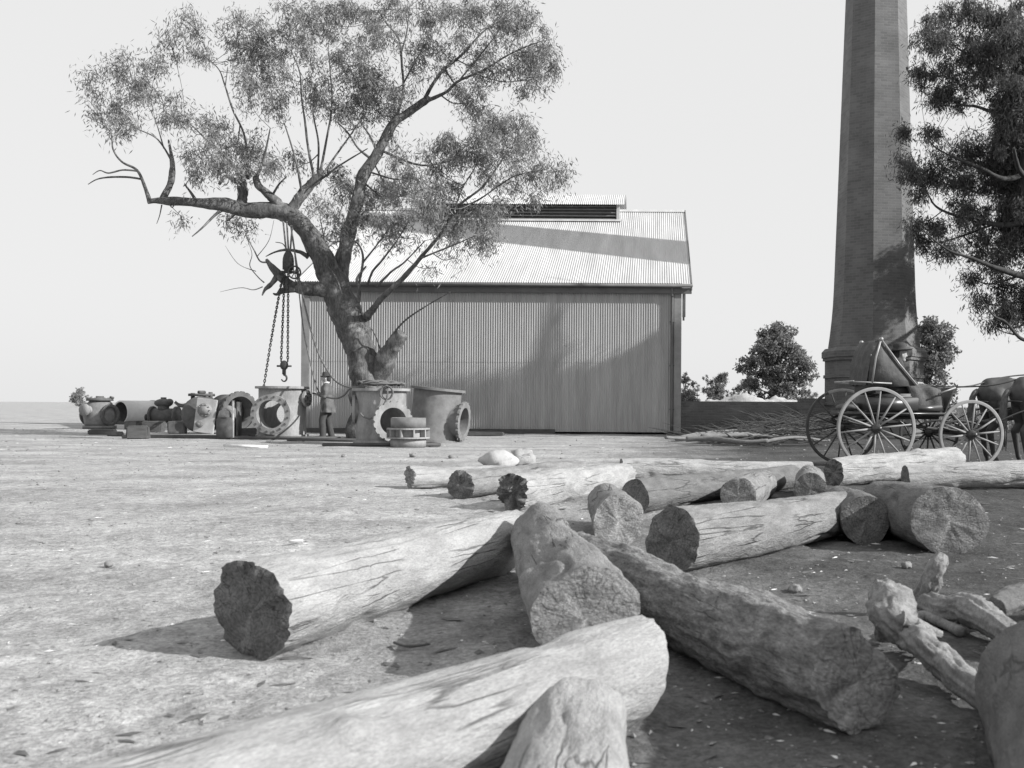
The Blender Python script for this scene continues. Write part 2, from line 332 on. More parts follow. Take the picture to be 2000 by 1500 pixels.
def groundmat():
    m = bpy.data.materials.new('trampled_dirt'); m.use_nodes = True
    n, l = m.node_tree.nodes, m.node_tree.links; b = n['Principled BSDF']; b.inputs['Roughness'].default_value = 0.95; b.inputs['Specular IOR Level'].default_value = 0.1
    tc = n.new('ShaderNodeTexCoord')
    def nz(s, d=8, r=0.6):
        a = n.new('ShaderNodeTexNoise'); a.inputs['Scale'].default_value = s; a.inputs['Detail'].default_value = d; a.inputs['Roughness'].default_value = r
        l.new(tc.outputs['Object'], a.inputs[0]); return a.outputs[0]
    def mr(i, a, b_, c, d):
        r = n.new('ShaderNodeMapRange'); l.new(i, r.inputs[0])
        for k, v in zip((1, 2, 3, 4), (a, b_, c, d)): r.inputs[k].default_value = v
        return r.outputs[0]
    def mth(op, x, y):
        q = n.new('ShaderNodeMath'); q.operation = op
        for k, v in ((0, x), (1, y)):
            if isinstance(v, (int, float)): q.inputs[k].default_value = v
            else: l.new(v, q.inputs[k])
        return q.outputs[0]
    sep = n.new('ShaderNodeSeparateXYZ'); l.new(tc.outputs['Object'], sep.inputs[0])
    # ground paler to the west of the log heap, darker among and east of the logs
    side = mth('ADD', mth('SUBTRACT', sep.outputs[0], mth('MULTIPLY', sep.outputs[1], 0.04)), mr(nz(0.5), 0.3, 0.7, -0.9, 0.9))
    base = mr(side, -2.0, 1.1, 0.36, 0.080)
    n1 = mr(nz(1.1), 0.3, 0.7, 0.78, 1.18); n2 = mr(nz(9, 12, 0.75), 0.3, 0.7, 0.58, 1.34); n3 = mr(nz(45, 6, 0.75), 0.36, 0.64, 0.66, 1.30)
    mpw = n.new('ShaderNodeMapping'); mpw.inputs['Scale'].default_value = (.5, 1.1, 1); mpw.inputs['Rotation'].default_value = (0, 0, .12); l.new(tc.outputs['Object'], mpw.inputs[0])
    nw = n.new('ShaderNodeTexNoise'); nw.inputs['Scale'].default_value = 1.0; nw.inputs['Detail'].default_value = 6; l.new(mpw.outputs[0], nw.inputs[0])
    n1 = mth('MULTIPLY', n1, mr(nw.outputs[0], .36, .64, .84, 1.10))
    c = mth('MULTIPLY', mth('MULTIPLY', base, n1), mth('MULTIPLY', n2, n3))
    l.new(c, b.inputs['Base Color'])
    bp = n.new('ShaderNodeBump'); bp.inputs['Strength'].default_value = 0.9; bp.inputs['Distance'].default_value = 0.03
    hh = mth('ADD', mth('MULTIPLY', nz(9, 9, 0.65), 1.0), mth('MULTIPLY', nz(55, 6, 0.65), 0.35)); l.new(hh, bp.inputs['Height']); l.new(bp.outputs[0], b.inputs['Normal'])
    return m
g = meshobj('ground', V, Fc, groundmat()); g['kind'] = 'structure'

# ------------------------------------------------------------------ logs
def log(label, p0, p1, r0, r1, mt='log_mid', cut='cut', tilt0=(0, 0), tilt1=(0, 0), jag=0.05, rough=0.10, bend=0.05, knob=0.0, z0=None, z1=None, seed=0,
        name='log', group='felled logs lying in the yard', cutlabel=None, n=80, cat='log', bow=(0, 0), fac=.028, hf=.02):
    a = Vector((p0[0], p0[1], gz(p0[0], p0[1]) + (r0 * 0.93 if z0 is None else z0))); b = Vector((p1[0], p1[1], gz(p1[0], p1[1]) + (r1 * 0.93 if z1 is None else z1)))
    d = b - a; L = d.length; X = d.normalized(); Y = Vector((0, 0, 1)).cross(X).normalized(); Z = X.cross(Y)
    N = max(14, int(L / 0.022)); N = min(N, 130); so_ = Vector((seed * 7.3, seed * 3.1, seed * 1.7)); V = []
    rk = random.Random(seed * 17 + 3)
    knots = [(rk.uniform(.08, .92), rk.uniform(0, 6.28), rk.choice((.20, .14, -.12, -.16)), rk.uniform(.035, .07)) for _ in range(int(3 + L * 1.6))]
    splits = [(rk.uniform(0, .75), rk.uniform(.15, .4), rk.uniform(0, 6.28), rk.uniform(.06, .13)) for _ in range(int(3 + L * 1.5))]
    def rad(t, th):
        r = r0 + (r1 - r0) * t
        q = Vector((t * L * 1.6, math.cos(th) * 0.8, math.sin(th) * 0.8)) + so_
        k = 1 + rough * 1.1 * mn.noise(q) + rough * 0.45 * mn.noise(q * 2.7) + rough * 0.22 * mn.noise(Vector((q.x * 2, q.y * 7, q.z * 7))) + rough * 0.10 * mn.noise(q * 12)
        ph = seed * 1.7; k += fac * (math.cos(2 * th + ph + t * 1.1) + .7 * math.cos(3 * th - ph * 1.9 + t * .8) + .5 * math.cos(5 * th + ph * .7)) + hf * mn.noise(q * 9) + hf * mn.noise(Vector((q.x * 9, q.y * 22, q.z * 22)))
        for (t0, a0, h_, w0) in knots:
            da = (th - a0 + math.pi) % (2 * math.pi) - math.pi; u2 = ((t - t0) * L / w0) ** 2 + (da * r0 / w0) ** 2
            if u2 < 6: k += h_ * math.exp(-u2) - .5 * h_ * math.exp(-u2 * 7)
        for (t0, dl, a0, dp) in splits:
            if t0 < t < t0 + dl:
                da = (th - a0 - .5 * mn.noise(Vector((t * L * 2.2, a0, seed))) + math.pi) % (2 * math.pi) - math.pi
                if abs(da) < .12: k -= dp * (1 - abs(da) / .12) * min(1, 8 * min(t - t0, t0 + dl - t) / dl)
        if knob: k += knob * math.exp(-((1 - t) * L / 0.22) ** 2) + knob * 0.5 * math.exp(-((t - 0.4) * L / 0.15) ** 2) * max(0, mn.noise(q * 1.5) * 2)
        return r * k
    def pt(t, th, s=1.0, shift=0.0):
        r = rad(t, th) * s
        y = r * math.cos(th); z = r * math.sin(th)
        w_ = math.sin(math.pi * t)
        cy = bend * L * 0.4 * mn.noise(Vector((t * 1.6, seed, 0.3))) * w_ + bow[0] * w_; cz = bend * L * 0.1 * mn.noise(Vector((t * 2, seed, 7.3))) * w_ + bow[1] * w_
        tl = tilt0 if t < 0.5 else tilt1; e = max(0.0, 1 - t * L / 0.5) if t < 0.5 else max(0.0, 1 - (1 - t) * L / 0.5)
        x = t * L + e * (tl[0] * y + tl[1] * z) + e ** 4 * jag * r0 * (mn.noise(Vector((y * 14, z * 14, seed))) + 0.6 * mn.noise(Vector((y * 40, z * 40, seed)))) + shift
        return Vector((x, y + cy, z + cz))
    for i in range(N + 1):
        t = i / N
        for k in range(n): V.append(pt(t, 2 * math.pi * k / n))
    Fc = [(i * n + k, (i + 1) * n + k, (i + 1) * n + (k + 1) % n, i * n + (k + 1) % n) for i in range(N) for k in range(n)]
    Fc = [tuple(reversed(f)) for f in Fc]
    o = meshobj(name, V, Fc, M[mt]); mt_ = Matrix((X, Y, Z)).transposed().to_4x4(); mt_.translation = a; o.matrix_world = mt_
    top(o, label, cat, group)
    for t in (0.0, 1.0):
        V = []; sg = -1 if t == 0 else 1; rings = (1.0, 0.9, 0.72, 0.5, 0.28, 0.1)
        for s in rings:
            for k in range(n):
                th = 2 * math.pi * k / n; p = pt(t, th, s)
                p.x += sg * (0.004 if s < 1 else 0) + (1 - s) * 0.0 + (0.35 * jag * r0 * mn.noise(Vector((p.y * 25, p.z * 25, seed + 5))) if s < 1 else 0)
                V.append(p)
        V.append(sum((V[-n + k] for k in range(n)), Vector()) / n); c = len(V) - 1
        Fc = [(i * n + k, i * n + (k + 1) % n, (i + 1) * n + (k + 1) % n, (i + 1) * n + k) for i in range(len(rings) - 1) for k in range(n)]
        Fc += [((len(rings) - 1) * n + k, (len(rings) - 1) * n + (k + 1) % n, c) for k in range(n)]
        if t == 1.0: pass
        else: Fc = [tuple(reversed(f)) for f in Fc]
        ce = meshobj('cut_end', V, Fc, M[cut], o, smooth=True)
        if cutlabel and t == 0.0: ce['label'] = cutlabel
    return o
gx = lambda px, py: (lambda v: (v.x, v.y))(G(px, py))
# foreground
log('thick pale log with a dark ragged cut end, leftmost of the big foreground logs', gx(492, 1274), gx(1005, 1102), 0.190, 0.165, 'log_pale', 'cut_dark', tilt0=(0.10, -0.15), jag=0.14, seed=1, rough=0.07, cutlabel='ragged dark cut end')
log('bleached log with a blunt wedge end, running from the lower left corner across the foreground', (-0.085, 2.88), (-1.47, 0.90), 0.150, 0.165, 'log_pale', 'cut', tilt0=(0.10, -0.62), jag=0.10, seed=2, rough=0.08)
log('short pale log with dark splits, butting the bleached wedge ended log from below', (-0.205, 2.50), (-0.185, 1.15), 0.135, 0.15, 'log_pale', 'cut', seed=3, rough=0.12, jag=0.1)
log('knotty split log leaning down towards the camera behind the bleached wedge ended log', (-0.235, 3.30), (-0.63, 5.25), 0.18, 0.135, 'log_mid', 'cut', z0=0.21, z1=0.25, seed=4, rough=0.16, jag=0.07, knob=0.06)
log('long rough barked log slanting down to the right with a pale rimmed end', gx(1672, 1420), (-0.42, 4.95), 0.145, 0.14, 'log_rough', 'cut', tilt0=(0.25, 0.25), seed=5, rough=0.24, hf=.05, jag=.12, z1=0.14, cutlabel='pale rimmed cut end')
log('smooth pale log with a long crack and a dark sawn end facing the camera', gx(1312, 1116), gx(1752, 1010), 0.182, 0.14, 'log_mid', 'cut_dark', tilt0=(0.05, 0.12), jag=0.12, seed=6, rough=0.07, cutlabel='dark sawn end')
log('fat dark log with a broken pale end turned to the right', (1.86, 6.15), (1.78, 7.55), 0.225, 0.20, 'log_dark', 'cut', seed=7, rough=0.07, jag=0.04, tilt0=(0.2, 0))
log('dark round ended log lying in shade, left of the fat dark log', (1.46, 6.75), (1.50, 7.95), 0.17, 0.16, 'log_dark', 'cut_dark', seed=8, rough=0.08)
log('short stubby log with a shaggy top, end on between two sawn logs', (-0.245, 6.55), (-0.38, 7.75), 0.17, 0.16, 'log_mid', 'cut', seed=9, rough=0.08, jag=0.1, tilt0=(0, 0.3))
log('pale log with a chopped crumbling dark end, in the middle of the heap', gx(1000, 993), (-0.35, 11.0), 0.172, 0.15, 'log_pale', 'cut_dark', seed=10, rough=0.12, jag=0.5, tilt0=(0.15, 0.1), cutlabel='crumbling dark end')
log('log with a dark upright cut end, behind the pale chopped log', gx(900, 972), (-0.95, 12.0), 0.15, 0.13, 'log_mid', 'cut_dark', seed=11, rough=0.07, jag=0.25)
log('long thin pale log lying crosswise at the back of the heap', (-0.42, 12.0), (2.0, 12.5), 0.15, 0.12, 'log_pale', 'cut', seed=12, rough=0.08)
log('long shaded log with a dark cut end, parallel to the smooth pale cracked log', gx(1240, 998), (1.6, 11.3), 0.150, 0.13, 'log_dark', 'cut_dark', seed=13, rough=0.06)
log('short log with a pale ringed end peeping over the smooth cracked log', (0.72, 8.35), (1.10, 9.9), 0.165, 0.15, 'log_mid', 'cut', seed=14, rough=0.10, tilt0=(0.1, 0.2))
log('short grey log pointing at the camera, just left of the shaggy log', (1.47, 9.2), (1.70, 10.7), 0.155, 0.15, 'log_mid', 'cut_dark', seed=15, rough=0.08)
log('shaggy pale log with a knobby far end, before the rear buggy wheel', (2.12, 11.55), (3.98, 12.95), 0.165, 0.19, 'log_pale', 'cut_dark', seed=16, rough=0.13, knob=0.16, jag=0.2, bow=(0, 0.03), cutlabel='dark hollow end')
log('pale log with a dark end, running out of the frame on the right', gx(1768, 953), (5.0, 11.3), 0.135, 0.17, 'log_pale', 'cut_dark', seed=17, rough=0.09, bow=(0, 0.02), cutlabel='dark cut end')
log('small broken white log with a crumbling end, farthest left of the heap', gx(800, 953), (-1.65, 11.4), 0.125, 0.12, 'log_pale', 'cut', seed=18, rough=0.26, jag=0.35)
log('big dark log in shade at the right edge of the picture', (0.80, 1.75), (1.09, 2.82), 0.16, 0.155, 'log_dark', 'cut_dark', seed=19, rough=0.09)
# unseen log stack added outside the frame to shade the lower right corner
log('lower dark log of the unseen stack added beyond the right edge for shade', (1.24, 0.6), (1.30, 2.70), 0.20, 0.20, 'log_dark', 'cut_dark', seed=20, group='unseen logs added beyond the right edge for shade')
log('upper dark log of the unseen stack added beyond the right edge for shade', (1.46, 0.4), (1.50, 2.78), 0.24, 0.24, 'log_dark', 'cut_dark', seed=21, z0=0.575, z1=0.575, group='unseen logs added beyond the right edge for shade')
log('outer dark log of the unseen stack added beyond the right edge for shade', (1.68, 0.5), (1.72, 2.6), 0.20, 0.20, 'log_dark', 'cut_dark', seed=22, group='unseen logs added beyond the right edge for shade')

def branch(label, ctrl, mt, name='branch', cat='branch', group='broken branches among the logs', wob=0.35, n=14, wsc=9):
    base = Vector(ctrl[0][0]); base.z = 0
    V, Fc = stube([(Vector(c[0]) - base, c[1]) for c in ctrl], n, 8, True, wob, wsc)
    o = meshobj(name, V, Fc, M[mt], loc=base); return top(o, label, cat, group)
def GP(px, py, z):                      # point at height z seen at this pixel
    v = RV * ((px - CX) / F) + UV_ * ((CY - py) / F) + FV
    return CAM + v * ((z - H) / v.z)
def gnarl(label, stems, mt, name='branch', seed=0):
    base = Vector(stems[0][0][0]); base.z = 0; mb = MB()
    for st in stems:
        p, r = spline([(Vector(c[0]) - base, c[1]) for c in st], 16); n = 44
        V, Fc = tube(p, r, n, True)
        V2 = []
        for vi, v in enumerate(V):
            ri = min(vi // n, len(p) - 1); a = 2 * math.pi * (vi % n) / n; ax = p[ri] if vi < n * len(p) else v; d = v - ax; q = ax * 7 + Vector((seed * 3.3, 1, 2)); L_ = ri / 16
            V2.append(ax + d * (1 + .22 * mn.noise(q) + .26 * mn.noise(Vector((math.cos(a) * 1.3, math.sin(a) * 1.3, L_ * .9 + seed))) + .20 * mn.noise(Vector((math.cos(a) * 3.5, math.sin(a) * 3.5, L_ * 1.3 + seed))) + .12 * mn.noise(Vector((math.cos(a) * 8, math.sin(a) * 8, L_ * 3))) + .10 * mn.noise(v * 40)))
        mb.add(V2, Fc)
    o = build(mb, name, M[mt], loc=base); return top(o, label, 'branch', 'broken branches among the logs')
gnarl('gnarled pale branch with a fat knotted head, slanting to the lower right', [
    [(GP(1722, 1150, .20), .045), (GP(1735, 1168, .18), .085), (GP(1745, 1205, .13), .080), (GP(1752, 1222, .12), .052), (GP(1785, 1240, .09), .062), (GP(1810, 1270, .10), .046), (GP(1850, 1300, .07), .056), (GP(1885, 1335, .06), .042), (GP(1970, 1400, .04), .035)],
    [(GP(1740, 1212, .12), .05), (GP(1728, 1232, .06), .035), (GP(1720, 1245, .02), .02)], [(GP(1760, 1215, .14), .04), (GP(1800, 1226, .12), .022), (GP(1835, 1238, .08), .016)]], 'branch_pale', seed=1)
gnarl('crooked branch rising in a pale shaggy elbow behind the knotted one', [
    [(GP(1842, 1082, .28), .022), (GP(1830, 1105, .23), .042), (GP(1818, 1140, .15), .046), (GP(1808, 1172, .07), .05), (GP(1838, 1188, .07), .056), (GP(1890, 1192, .08), .062), (GP(1945, 1222, .07), .058), (GP(2010, 1270, .05), .05)],
    [(GP(1812, 1165, .08), .035), (GP(1830, 1205, .03), .03), (GP(1870, 1220, .02), .014)]], 'branch_pale', seed=2)
branch('thin flat stick under the crooked branch', [(GP(1745, 1240, .03), .02), (GP(1800, 1205, .03), .024), (GP(1880, 1235, .02), .02)], 'branch_pale', wob=.3)
gnarl('dark curved bough at the right edge over the big shaded log', [[(GP(1945, 1190, .1), .04), (GP(1985, 1165, .12), .06), (GP(2060, 1160, .1), .06)]], 'log_dark', seed=3)
branch('small forked twig lying beside the thick pale log', [(G(770, 1255), .006), (G(800, 1262), .007), (G(840, 1258), .004)], 'twig', wob=.1, n=6)

# boulders / stumps and stones
def rock(label, p, s, mt='stone', name='stone', seed=0, group=None, cat='stone', flat=0.7):
    V, Fc = ell((0, 0, 0), (s, s * 0.85, s * flat), 18, 12)
    V = [v * (1 + 0.45 * mn.noise(v * (1.6 / s) + Vector((seed, 2, 3))) + 0.2 * mn.noise(v * (4.5 / s) + Vector((seed, 2, 3)))) for v in V]
    o = meshobj(name, V, Fc, M[mt], loc=(p.x, p.y, s * flat * 0.55)); o.rotation_euler = (0, 0, seed * 1.3)
    return top(o, label, cat, group)
rock('low white block of broken stone behind the log heap', G(975, 911), 0.27, 'rubble', 'boulder', 3, cat='rock', flat=0.55)
rock('pale rounded lump beside the low white block', G(1018, 909), 0.19, 'log_pale', 'boulder', 5, cat='rock', flat=0.85)
for i, (px, py, s, lb) in enumerate([(1553, 1156, .035, 'dark stone on open ground right of the smooth cracked log'), (672, 893, .05, 'dark stone in the yard below the man'), (806, 892, .06, 'dark clod in front of the slotted collar'),
        (882, 895, .055, 'dark clod right of the slotted collar'), (212, 1105, .025, 'small stone on the pale ground at far left'), (1770, 1108, .03, 'small stone below the fat dark log')]):
    rock(lb, G(px, py), s, 'stone', 'stone', i, 'loose stones on the ground')
mb = MB()
for i, (px, py, L, a) in enumerate([(578, 1062, .09, .7), (1512, 1209, .07, -.2), (480, 873, .9, .03)]):
    o = meshobj('wood_offcut', *box((0, 0, 0), (L, max(.02, L * .12), max(.015, L * .06)), bev=.003), M['chip'], loc=(G(px, py).x, G(px, py).y, .02)); o.rotation_euler = (0, 0.03, a)
    top(o, ['small white offcut behind the thick pale log', 'small white chip right of the rough barked log', 'white stick lying on the ground in front of the left tee'][i], 'offcut', 'white offcuts')
def scatter(name, mt, N, smin, smax, flat, area, label):
    mb = MB()
    for i in range(N):
        u = random.random(); d = 1.7 * (34 / 1.7) ** (u ** 0.8); x = random.uniform(-0.85, 0.5) * d + random.uniform(-.5, .5)
        if area and not area(x, d): continue
        s = smin * (smax / smin) ** (random.random() ** 2.2) * (0.75 + d / 14)
        z = gz(x, d); rz = random.random() * 6.3; V = []
        for q in ((1, 0, 0), (-1, 0, 0), (0, 1, 0), (0, -1, 0), (0, 0, 1), (0, 0, -1)):
            j = [random.uniform(.6, 1.25) for _ in range(3)]
            vx, vy = q[0] * s * flat[0] * j[0] + random.uniform(-.3, .3) * s, q[1] * s * flat[1] * j[1] + random.uniform(-.3, .3) * s
            V.append((x + vx * math.cos(rz) - vy * math.sin(rz), d + vx * math.sin(rz) + vy * math.cos(rz), z + s * flat[2] * 0.4 + q[2] * s * flat[2] * j[2]))
        mb.add(V, [(0, 2, 4), (2, 1, 4), (1, 3, 4), (3, 0, 4), (2, 0, 5), (1, 2, 5), (3, 1, 5), (0, 3, 5)])
    o = build(mb, name, M[mt], smooth=False); top(o, label, 'ground litter'); o['kind'] = 'stuff'
scatter('dirt_clods', 'clod', 9000, .002, .015, (1.2, .9, .5), None, 'small dark clods and pebbles strewn over the yard')
scatter('wood_chips', 'chip', 1500, .005, .022, (1.6, .5, .2), None, 'tiny pale wood chips strewn over the yard')

scatter('bark_scraps', 'log_dark', 2600, .006, .045, (1.7, .55, .12), lambda x, d: d < 13 and x > -2.2 + .02 * d, 'dark curled scraps of bark lying around the logs')
# ------------------------------------------------------------------ shed
WY, X0, X1 = 31.2, -11.33, 0.79
HW = 7.75; ZE = 4.80; TP = 0.5; XR0, XR1 = -11.5, 1.12
shed = empty('iron_shed', 'long corrugated iron shed with a louvred ridge vent behind the big gum tree', 'shed', ((X0 + X1) / 2, WY, 0))
B0 = Vector(shed.location)
def corr(o, u, v, n, length, height, rows=1, pitch=0.0765, amp=0.0105, seg=8):
    o, u, v, n = Vector(o), Vector(u), Vector(v), Vector(n); N = int(length / pitch) * seg; V = []; Fc = []
    for j in range(rows + 1):
        for i in range(N + 1):
            x = length * i / N; V.append(o + u * x + v * (height * j / rows) + n * (amp * math.sin(2 * math.pi * x / pitch + 0.4)) - B0)
    for j in range(rows):
        for i in range(N): a = j * (N + 1) + i; Fc.append((a, a + 1, a + N + 2, a + N + 1))
    return V, Fc
wl = MB(); wl.add(*corr((X0, WY, 0.06), (1, 0, 0), (0, 0, 1), (0, -1, 0), X1 - X0, 2.27)); wl.add(*corr((X0, WY - .006, 2.28), (1, 0, 0), (0, 0, 1), (0, -1, 0), X1 - X0, 2.28))
build(wl, 'front_wall', M['iron_old'], shed)
for x, nm in ((X1, 1), (X0, -1)):
    gb = MB(); N = 90; V = []
    for i in range(N * 8 + 1):
        y = WY + 0.02 + (2 * HW - .35) * i / (N * 8); zt = ZE - 0.05 + TP * (HW - abs(y - (WY - .15) - HW)); dx = nm * (0.01 * math.sin(i * math.pi / 4))
        V += [Vector((x + dx, y, 0.06)) - B0, Vector((x + dx, y, zt - .05)) - B0]
    gb.add(V, [(2 * i, 2 * i + 2, 2 * i + 3, 2 * i + 1) for i in range(N * 8)]); build(gb, 'gable_wall', M['iron_old'], shed)
bw_ = MB(); bw_.add(*corr((X0, WY + 2 * HW - .3, 0.06), (1, 0, 0), (0, 0, 1), (0, 1, 0), X1 - X0, 4.5)); build(bw_, 'rear_wall', M['iron_old'], shed)
sl_ = math.hypot(1, TP); rv = Vector((0, 1, TP)) / sl_; rn = Vector((0, -TP, 1)) / sl_; RL = HW * sl_
rf = MB(); L3 = RL / 4
for j in range(4): rf.add(*corr(Vector((XR0, WY - .15, ZE)) + rv * (L3 * j) - rn * (0.005 * j) + rn * .02, (1, 0, 0), rv, rn, XR1 - XR0, L3 + .04))
rv2 = Vector((0, -1, TP)) / sl_; rn2 = Vector((0, TP, 1)) / sl_
rf.add(*corr(Vector((XR0, WY - .15 + 2 * HW, ZE)), (1, 0, 0), rv2, rn2, XR1 - XR0, RL - 0.01))
build(rf, 'roof', M['iron'], shed)
rid = MB(); yr = WY - .15 + HW; zr = ZE + TP * HW
rid.add([Vector(p) - B0 for p in ((XR0, yr - .22, zr - .075), (XR1, yr - .22, zr - .075), (XR1, yr, zr + .06), (XR0, yr, zr + .06), (XR1, yr + .22, zr - .075), (XR0, yr + .22, zr - .075))], [(0, 1, 2, 3), (3, 2, 4, 5)])
build(rid, 'ridge_cap', M['iron'], shed, False)
cx_ = (X0 + X1) / 2
def lb(c, s, **k): return box(Vector(c) - B0, s, **k)
gt = MB(); gt.add(*lb((cx_ + .1, WY - .205, ZE - .06), (XR1 - XR0 + .06, .13, .11), bev=.02)); build(gt, 'gutter', M['trim'], shed)
gt = MB(); gt.add(*lb((cx_ + .1, WY - .085, ZE - .21), (XR1 - XR0, .10, .18))); build(gt, 'fascia', M['trim'], shed, False)
for x in (XR0 - .015, XR1 + .015):
    for s in (1, -1):
        bb = MB(); y0 = WY - .15 if s == 1 else WY - .15 + 2 * HW
        V = []
        for dx in (-.02, .02):
            for (t, dz) in ((0, .05), (1, .05), (1, -.20), (0, -.20)): V.append(Vector((x + dx, y0 + s * t * HW, ZE + TP * HW * t + dz)) - B0)
        bb.add(V, [(0, 1, 2, 3), (7, 6, 5, 4), (0, 4, 5, 1), (1, 5, 6, 2), (2, 6, 7, 3), (3, 7, 4, 0)]); build(bb, 'barge_board', M['trim'], shed, False)
for x, wd, mt_ in ((X1 - .09, .24, 'trim_mid'), (X0 + .11, .26, 'trim_mid')):
    q = MB(); q.add(*lb((x, WY - .035, 2.28), (wd, .05, 4.52), bev=.006)); build(q, 'corner_board', M[mt_], shed, False)
q = MB(); q.add(*lb((X1 + .11, WY + .1, 4.15), (.10, .12, .75))); q.add(*lb((X1 + .10, WY + .1, 3.72), (.06, .10, .12))); build(q, 'eave_bracket', M['trim'], shed, False)
q = MB(); q.add(*stube([(Vector((.52, WY - .16, ZE - .12)) - B0, .045), (Vector((.52, WY - .1, ZE - .4)) - B0, .045), (Vector((.52, WY - .085, ZE - .6)) - B0, .045), (Vector((.52, WY - .085, .05)) - B0, .045)], 12, 5))
for z in (.8, 2.2, 3.6): q.add(*lb((.52, WY - .07, z), (.16, .09, .03)))
build(q, 'downpipe', M['trim'], shed)
sb = MB(); sb.add(*lb((cx_ - 2, WY - .05, .055), (X1 - X0 - 4, .12, .17))); build(sb, 'base_board', M['beam'], shed, False)
# ridge vent
VX0, VX1 = -9.15, -1.5; vy = yr - 1.25
vm = MB()
vr = Vector((0, 1, .46)).normalized()
vm.add(*corr(Vector((VX0 - .28, yr - 1.5, 8.62)), (1, 0, 0), vr, Vector((0, -.46, 1)).normalized(), VX1 - VX0 + .56, 1.66))
vm.add(*corr(Vector((VX0 - .28, yr + 1.5, 8.62)), (1, 0, 0), Vector((0, -1, .46)).normalized(), Vector((0, .46, 1)).normalized(), VX1 - VX0 + .56, 1.64))
vent = build(vm, 'ridge_vent', M['iron'], shed)
for x in (VX0 - .02, VX1 + .02):
    q = MB()
    q.add([Vector(p) - B0 for p in ((x, yr - 1.25, 8.0), (x, yr + 1.25, 8.0), (x, yr + 1.25, 8.68), (x, yr, 9.22), (x, yr - 1.25, 8.68))], [(0, 1, 2, 3, 4)])
    q.add(*lb((x, yr - 1.26, 8.35), (.12, .1, .72)))
    build(q, 'vent_frame', M['iron'], vent, False)
q = MB(); q.add(*lb(((VX0 + VX1) / 2, yr - 1.1, 8.35), (VX1 - VX0 - .02, .02, .7)))
for k in range(5):
    V_, F_ = box((0, 0, 0), (VX1 - VX0 - .14, .15, .02)); rm = Matrix.Rotation(R(35), 4, 'X'); q.add([rm @ v + Vector(((VX0 + VX1) / 2, yr - 1.24, 8.12 + k * .125)) - B0 for v in V_], F_)
build(q, 'louvre', M['louvre'], vent, False)
q = MB(); V_, F_ = box((0, 0, 0), (VX1 - VX0 + .3, .3, .015)); rm = Matrix.Rotation(math.atan(TP), 4, 'X'); q.add([rm @ v + Vector(((VX0 + VX1) / 2, yr - 1.38, zr - TP * 1.38 + .055)) - B0 for v in V_], F_)
build(q, 'flashing', M['iron'], vent, False)

# ------------------------------------------------------------------ chimney
CD = 32.2; cxw = (1706 - CX) / F * CD
chim = empty('brick_chimney', 'tall tapering octagonal brick chimney stack on a moulded plinth', 'chimney', (cxw, CD, 0))
def octo(levels, n=8, off=-14.0, uvscale=1.0):
    V = []; Fc = []; uv = []
    for (r, z) in levels:
        for k in range(n):
            a = R(off + 360 / n * k); V.append((r * math.sin(a), -r * math.cos(a), z))
    for i in range(len(levels) - 1):
        for k in range(n):
            a, b = i * n + k, i * n + (k + 1) % n; Fc.append((a, b, b + n, a + n))
            side = 2 * math.sin(math.pi / n); r0, z0 = levels[i]; r1, z1 = levels[i + 1]; m0 = side * levels[0][0] * (k + .5)
            uv += [(m0 - side * r0 / 2, z0), (m0 + side * r0 / 2, z0), (m0 + side * r1 / 2, z1 + abs(r1 - r0) * (abs(z1 - z0) < .02)), (m0 - side * r1 / 2, z1 + abs(r1 - r0) * (abs(z1 - z0) < .02))]
    return V, Fc, uv
lv = [(1.50, 2.85), (1.44, 3.3), (1.385, 3.8), (1.345, 4.3), (1.315, 4.9)]
for k in range(1, 11): z = 4.9 + k * 1.75; lv.append((1.315 - (z - 4.9) * 0.0345, z))
V, Fc, uv = octo(lv); meshobj('shaft', V, Fc, M['brick'], chim, False, uv=uv)
r_t, zt = lv[-1]
V, Fc, uv = octo([(r_t - .02, zt), (r_t + .12, zt + .05), (r_t + .12, zt + .25), (r_t + .28, zt + .3), (r_t + .28, zt + .7), (r_t + .05, zt + .75), (r_t + .05, zt + 1.0), (r_t - .35, zt + 1.0), (r_t - .35, zt + .2), (.01, zt + .2)]); meshobj('crown_moulding', V, Fc, M['brick'], chim, False, uv=uv)
pl = [(1.62, -.05), (1.62, .95), (1.66, .96), (1.66, 1.06), (1.60, 1.07), (1.60, 1.85), (1.65, 1.86), (1.65, 1.96), (1.60, 1.97), (1.60, 2.42), (1.67, 2.43), (1.67, 2.52), (1.71, 2.53), (1.71, 2.72), (1.60, 2.84), (1.4, 2.86)]
V, Fc, uv = octo(pl); meshobj('plinth', V, Fc, M['brick'], chim, False, uv=uv)
# low flue wall
def uvbox(c, s):
    V, Fc = box(c, s); uv = []
    for f in Fc:
        a = [V[i] for i in f]; nn = (a[1] - a[0]).cross(a[2] - a[0]); ax = max(range(3), key=lambda i: abs(nn[i]))
        uv += [((p.y, p.z) if ax == 0 else (p.x, p.y) if ax == 2 else (p.x, p.z)) for p in a]
    return V, Fc, uv
wall = empty('low_brick_wall', 'low dark brick wall joining the shed corner to the chimney base', 'wall', (3.2, 32.6, 0))
V, Fc, uv = uvbox((-.42, .2, .5), (4.1, .6, 1.14)); meshobj('lower_wall', V, Fc, M['brick_dark'], wall, False, uv=uv)
V, Fc, uv = uvbox((2.05, .2, .56), (.84, .62, 1.26)); meshobj('stepped_end', V, Fc, M['brick_dark'], wall, False, uv=uv)
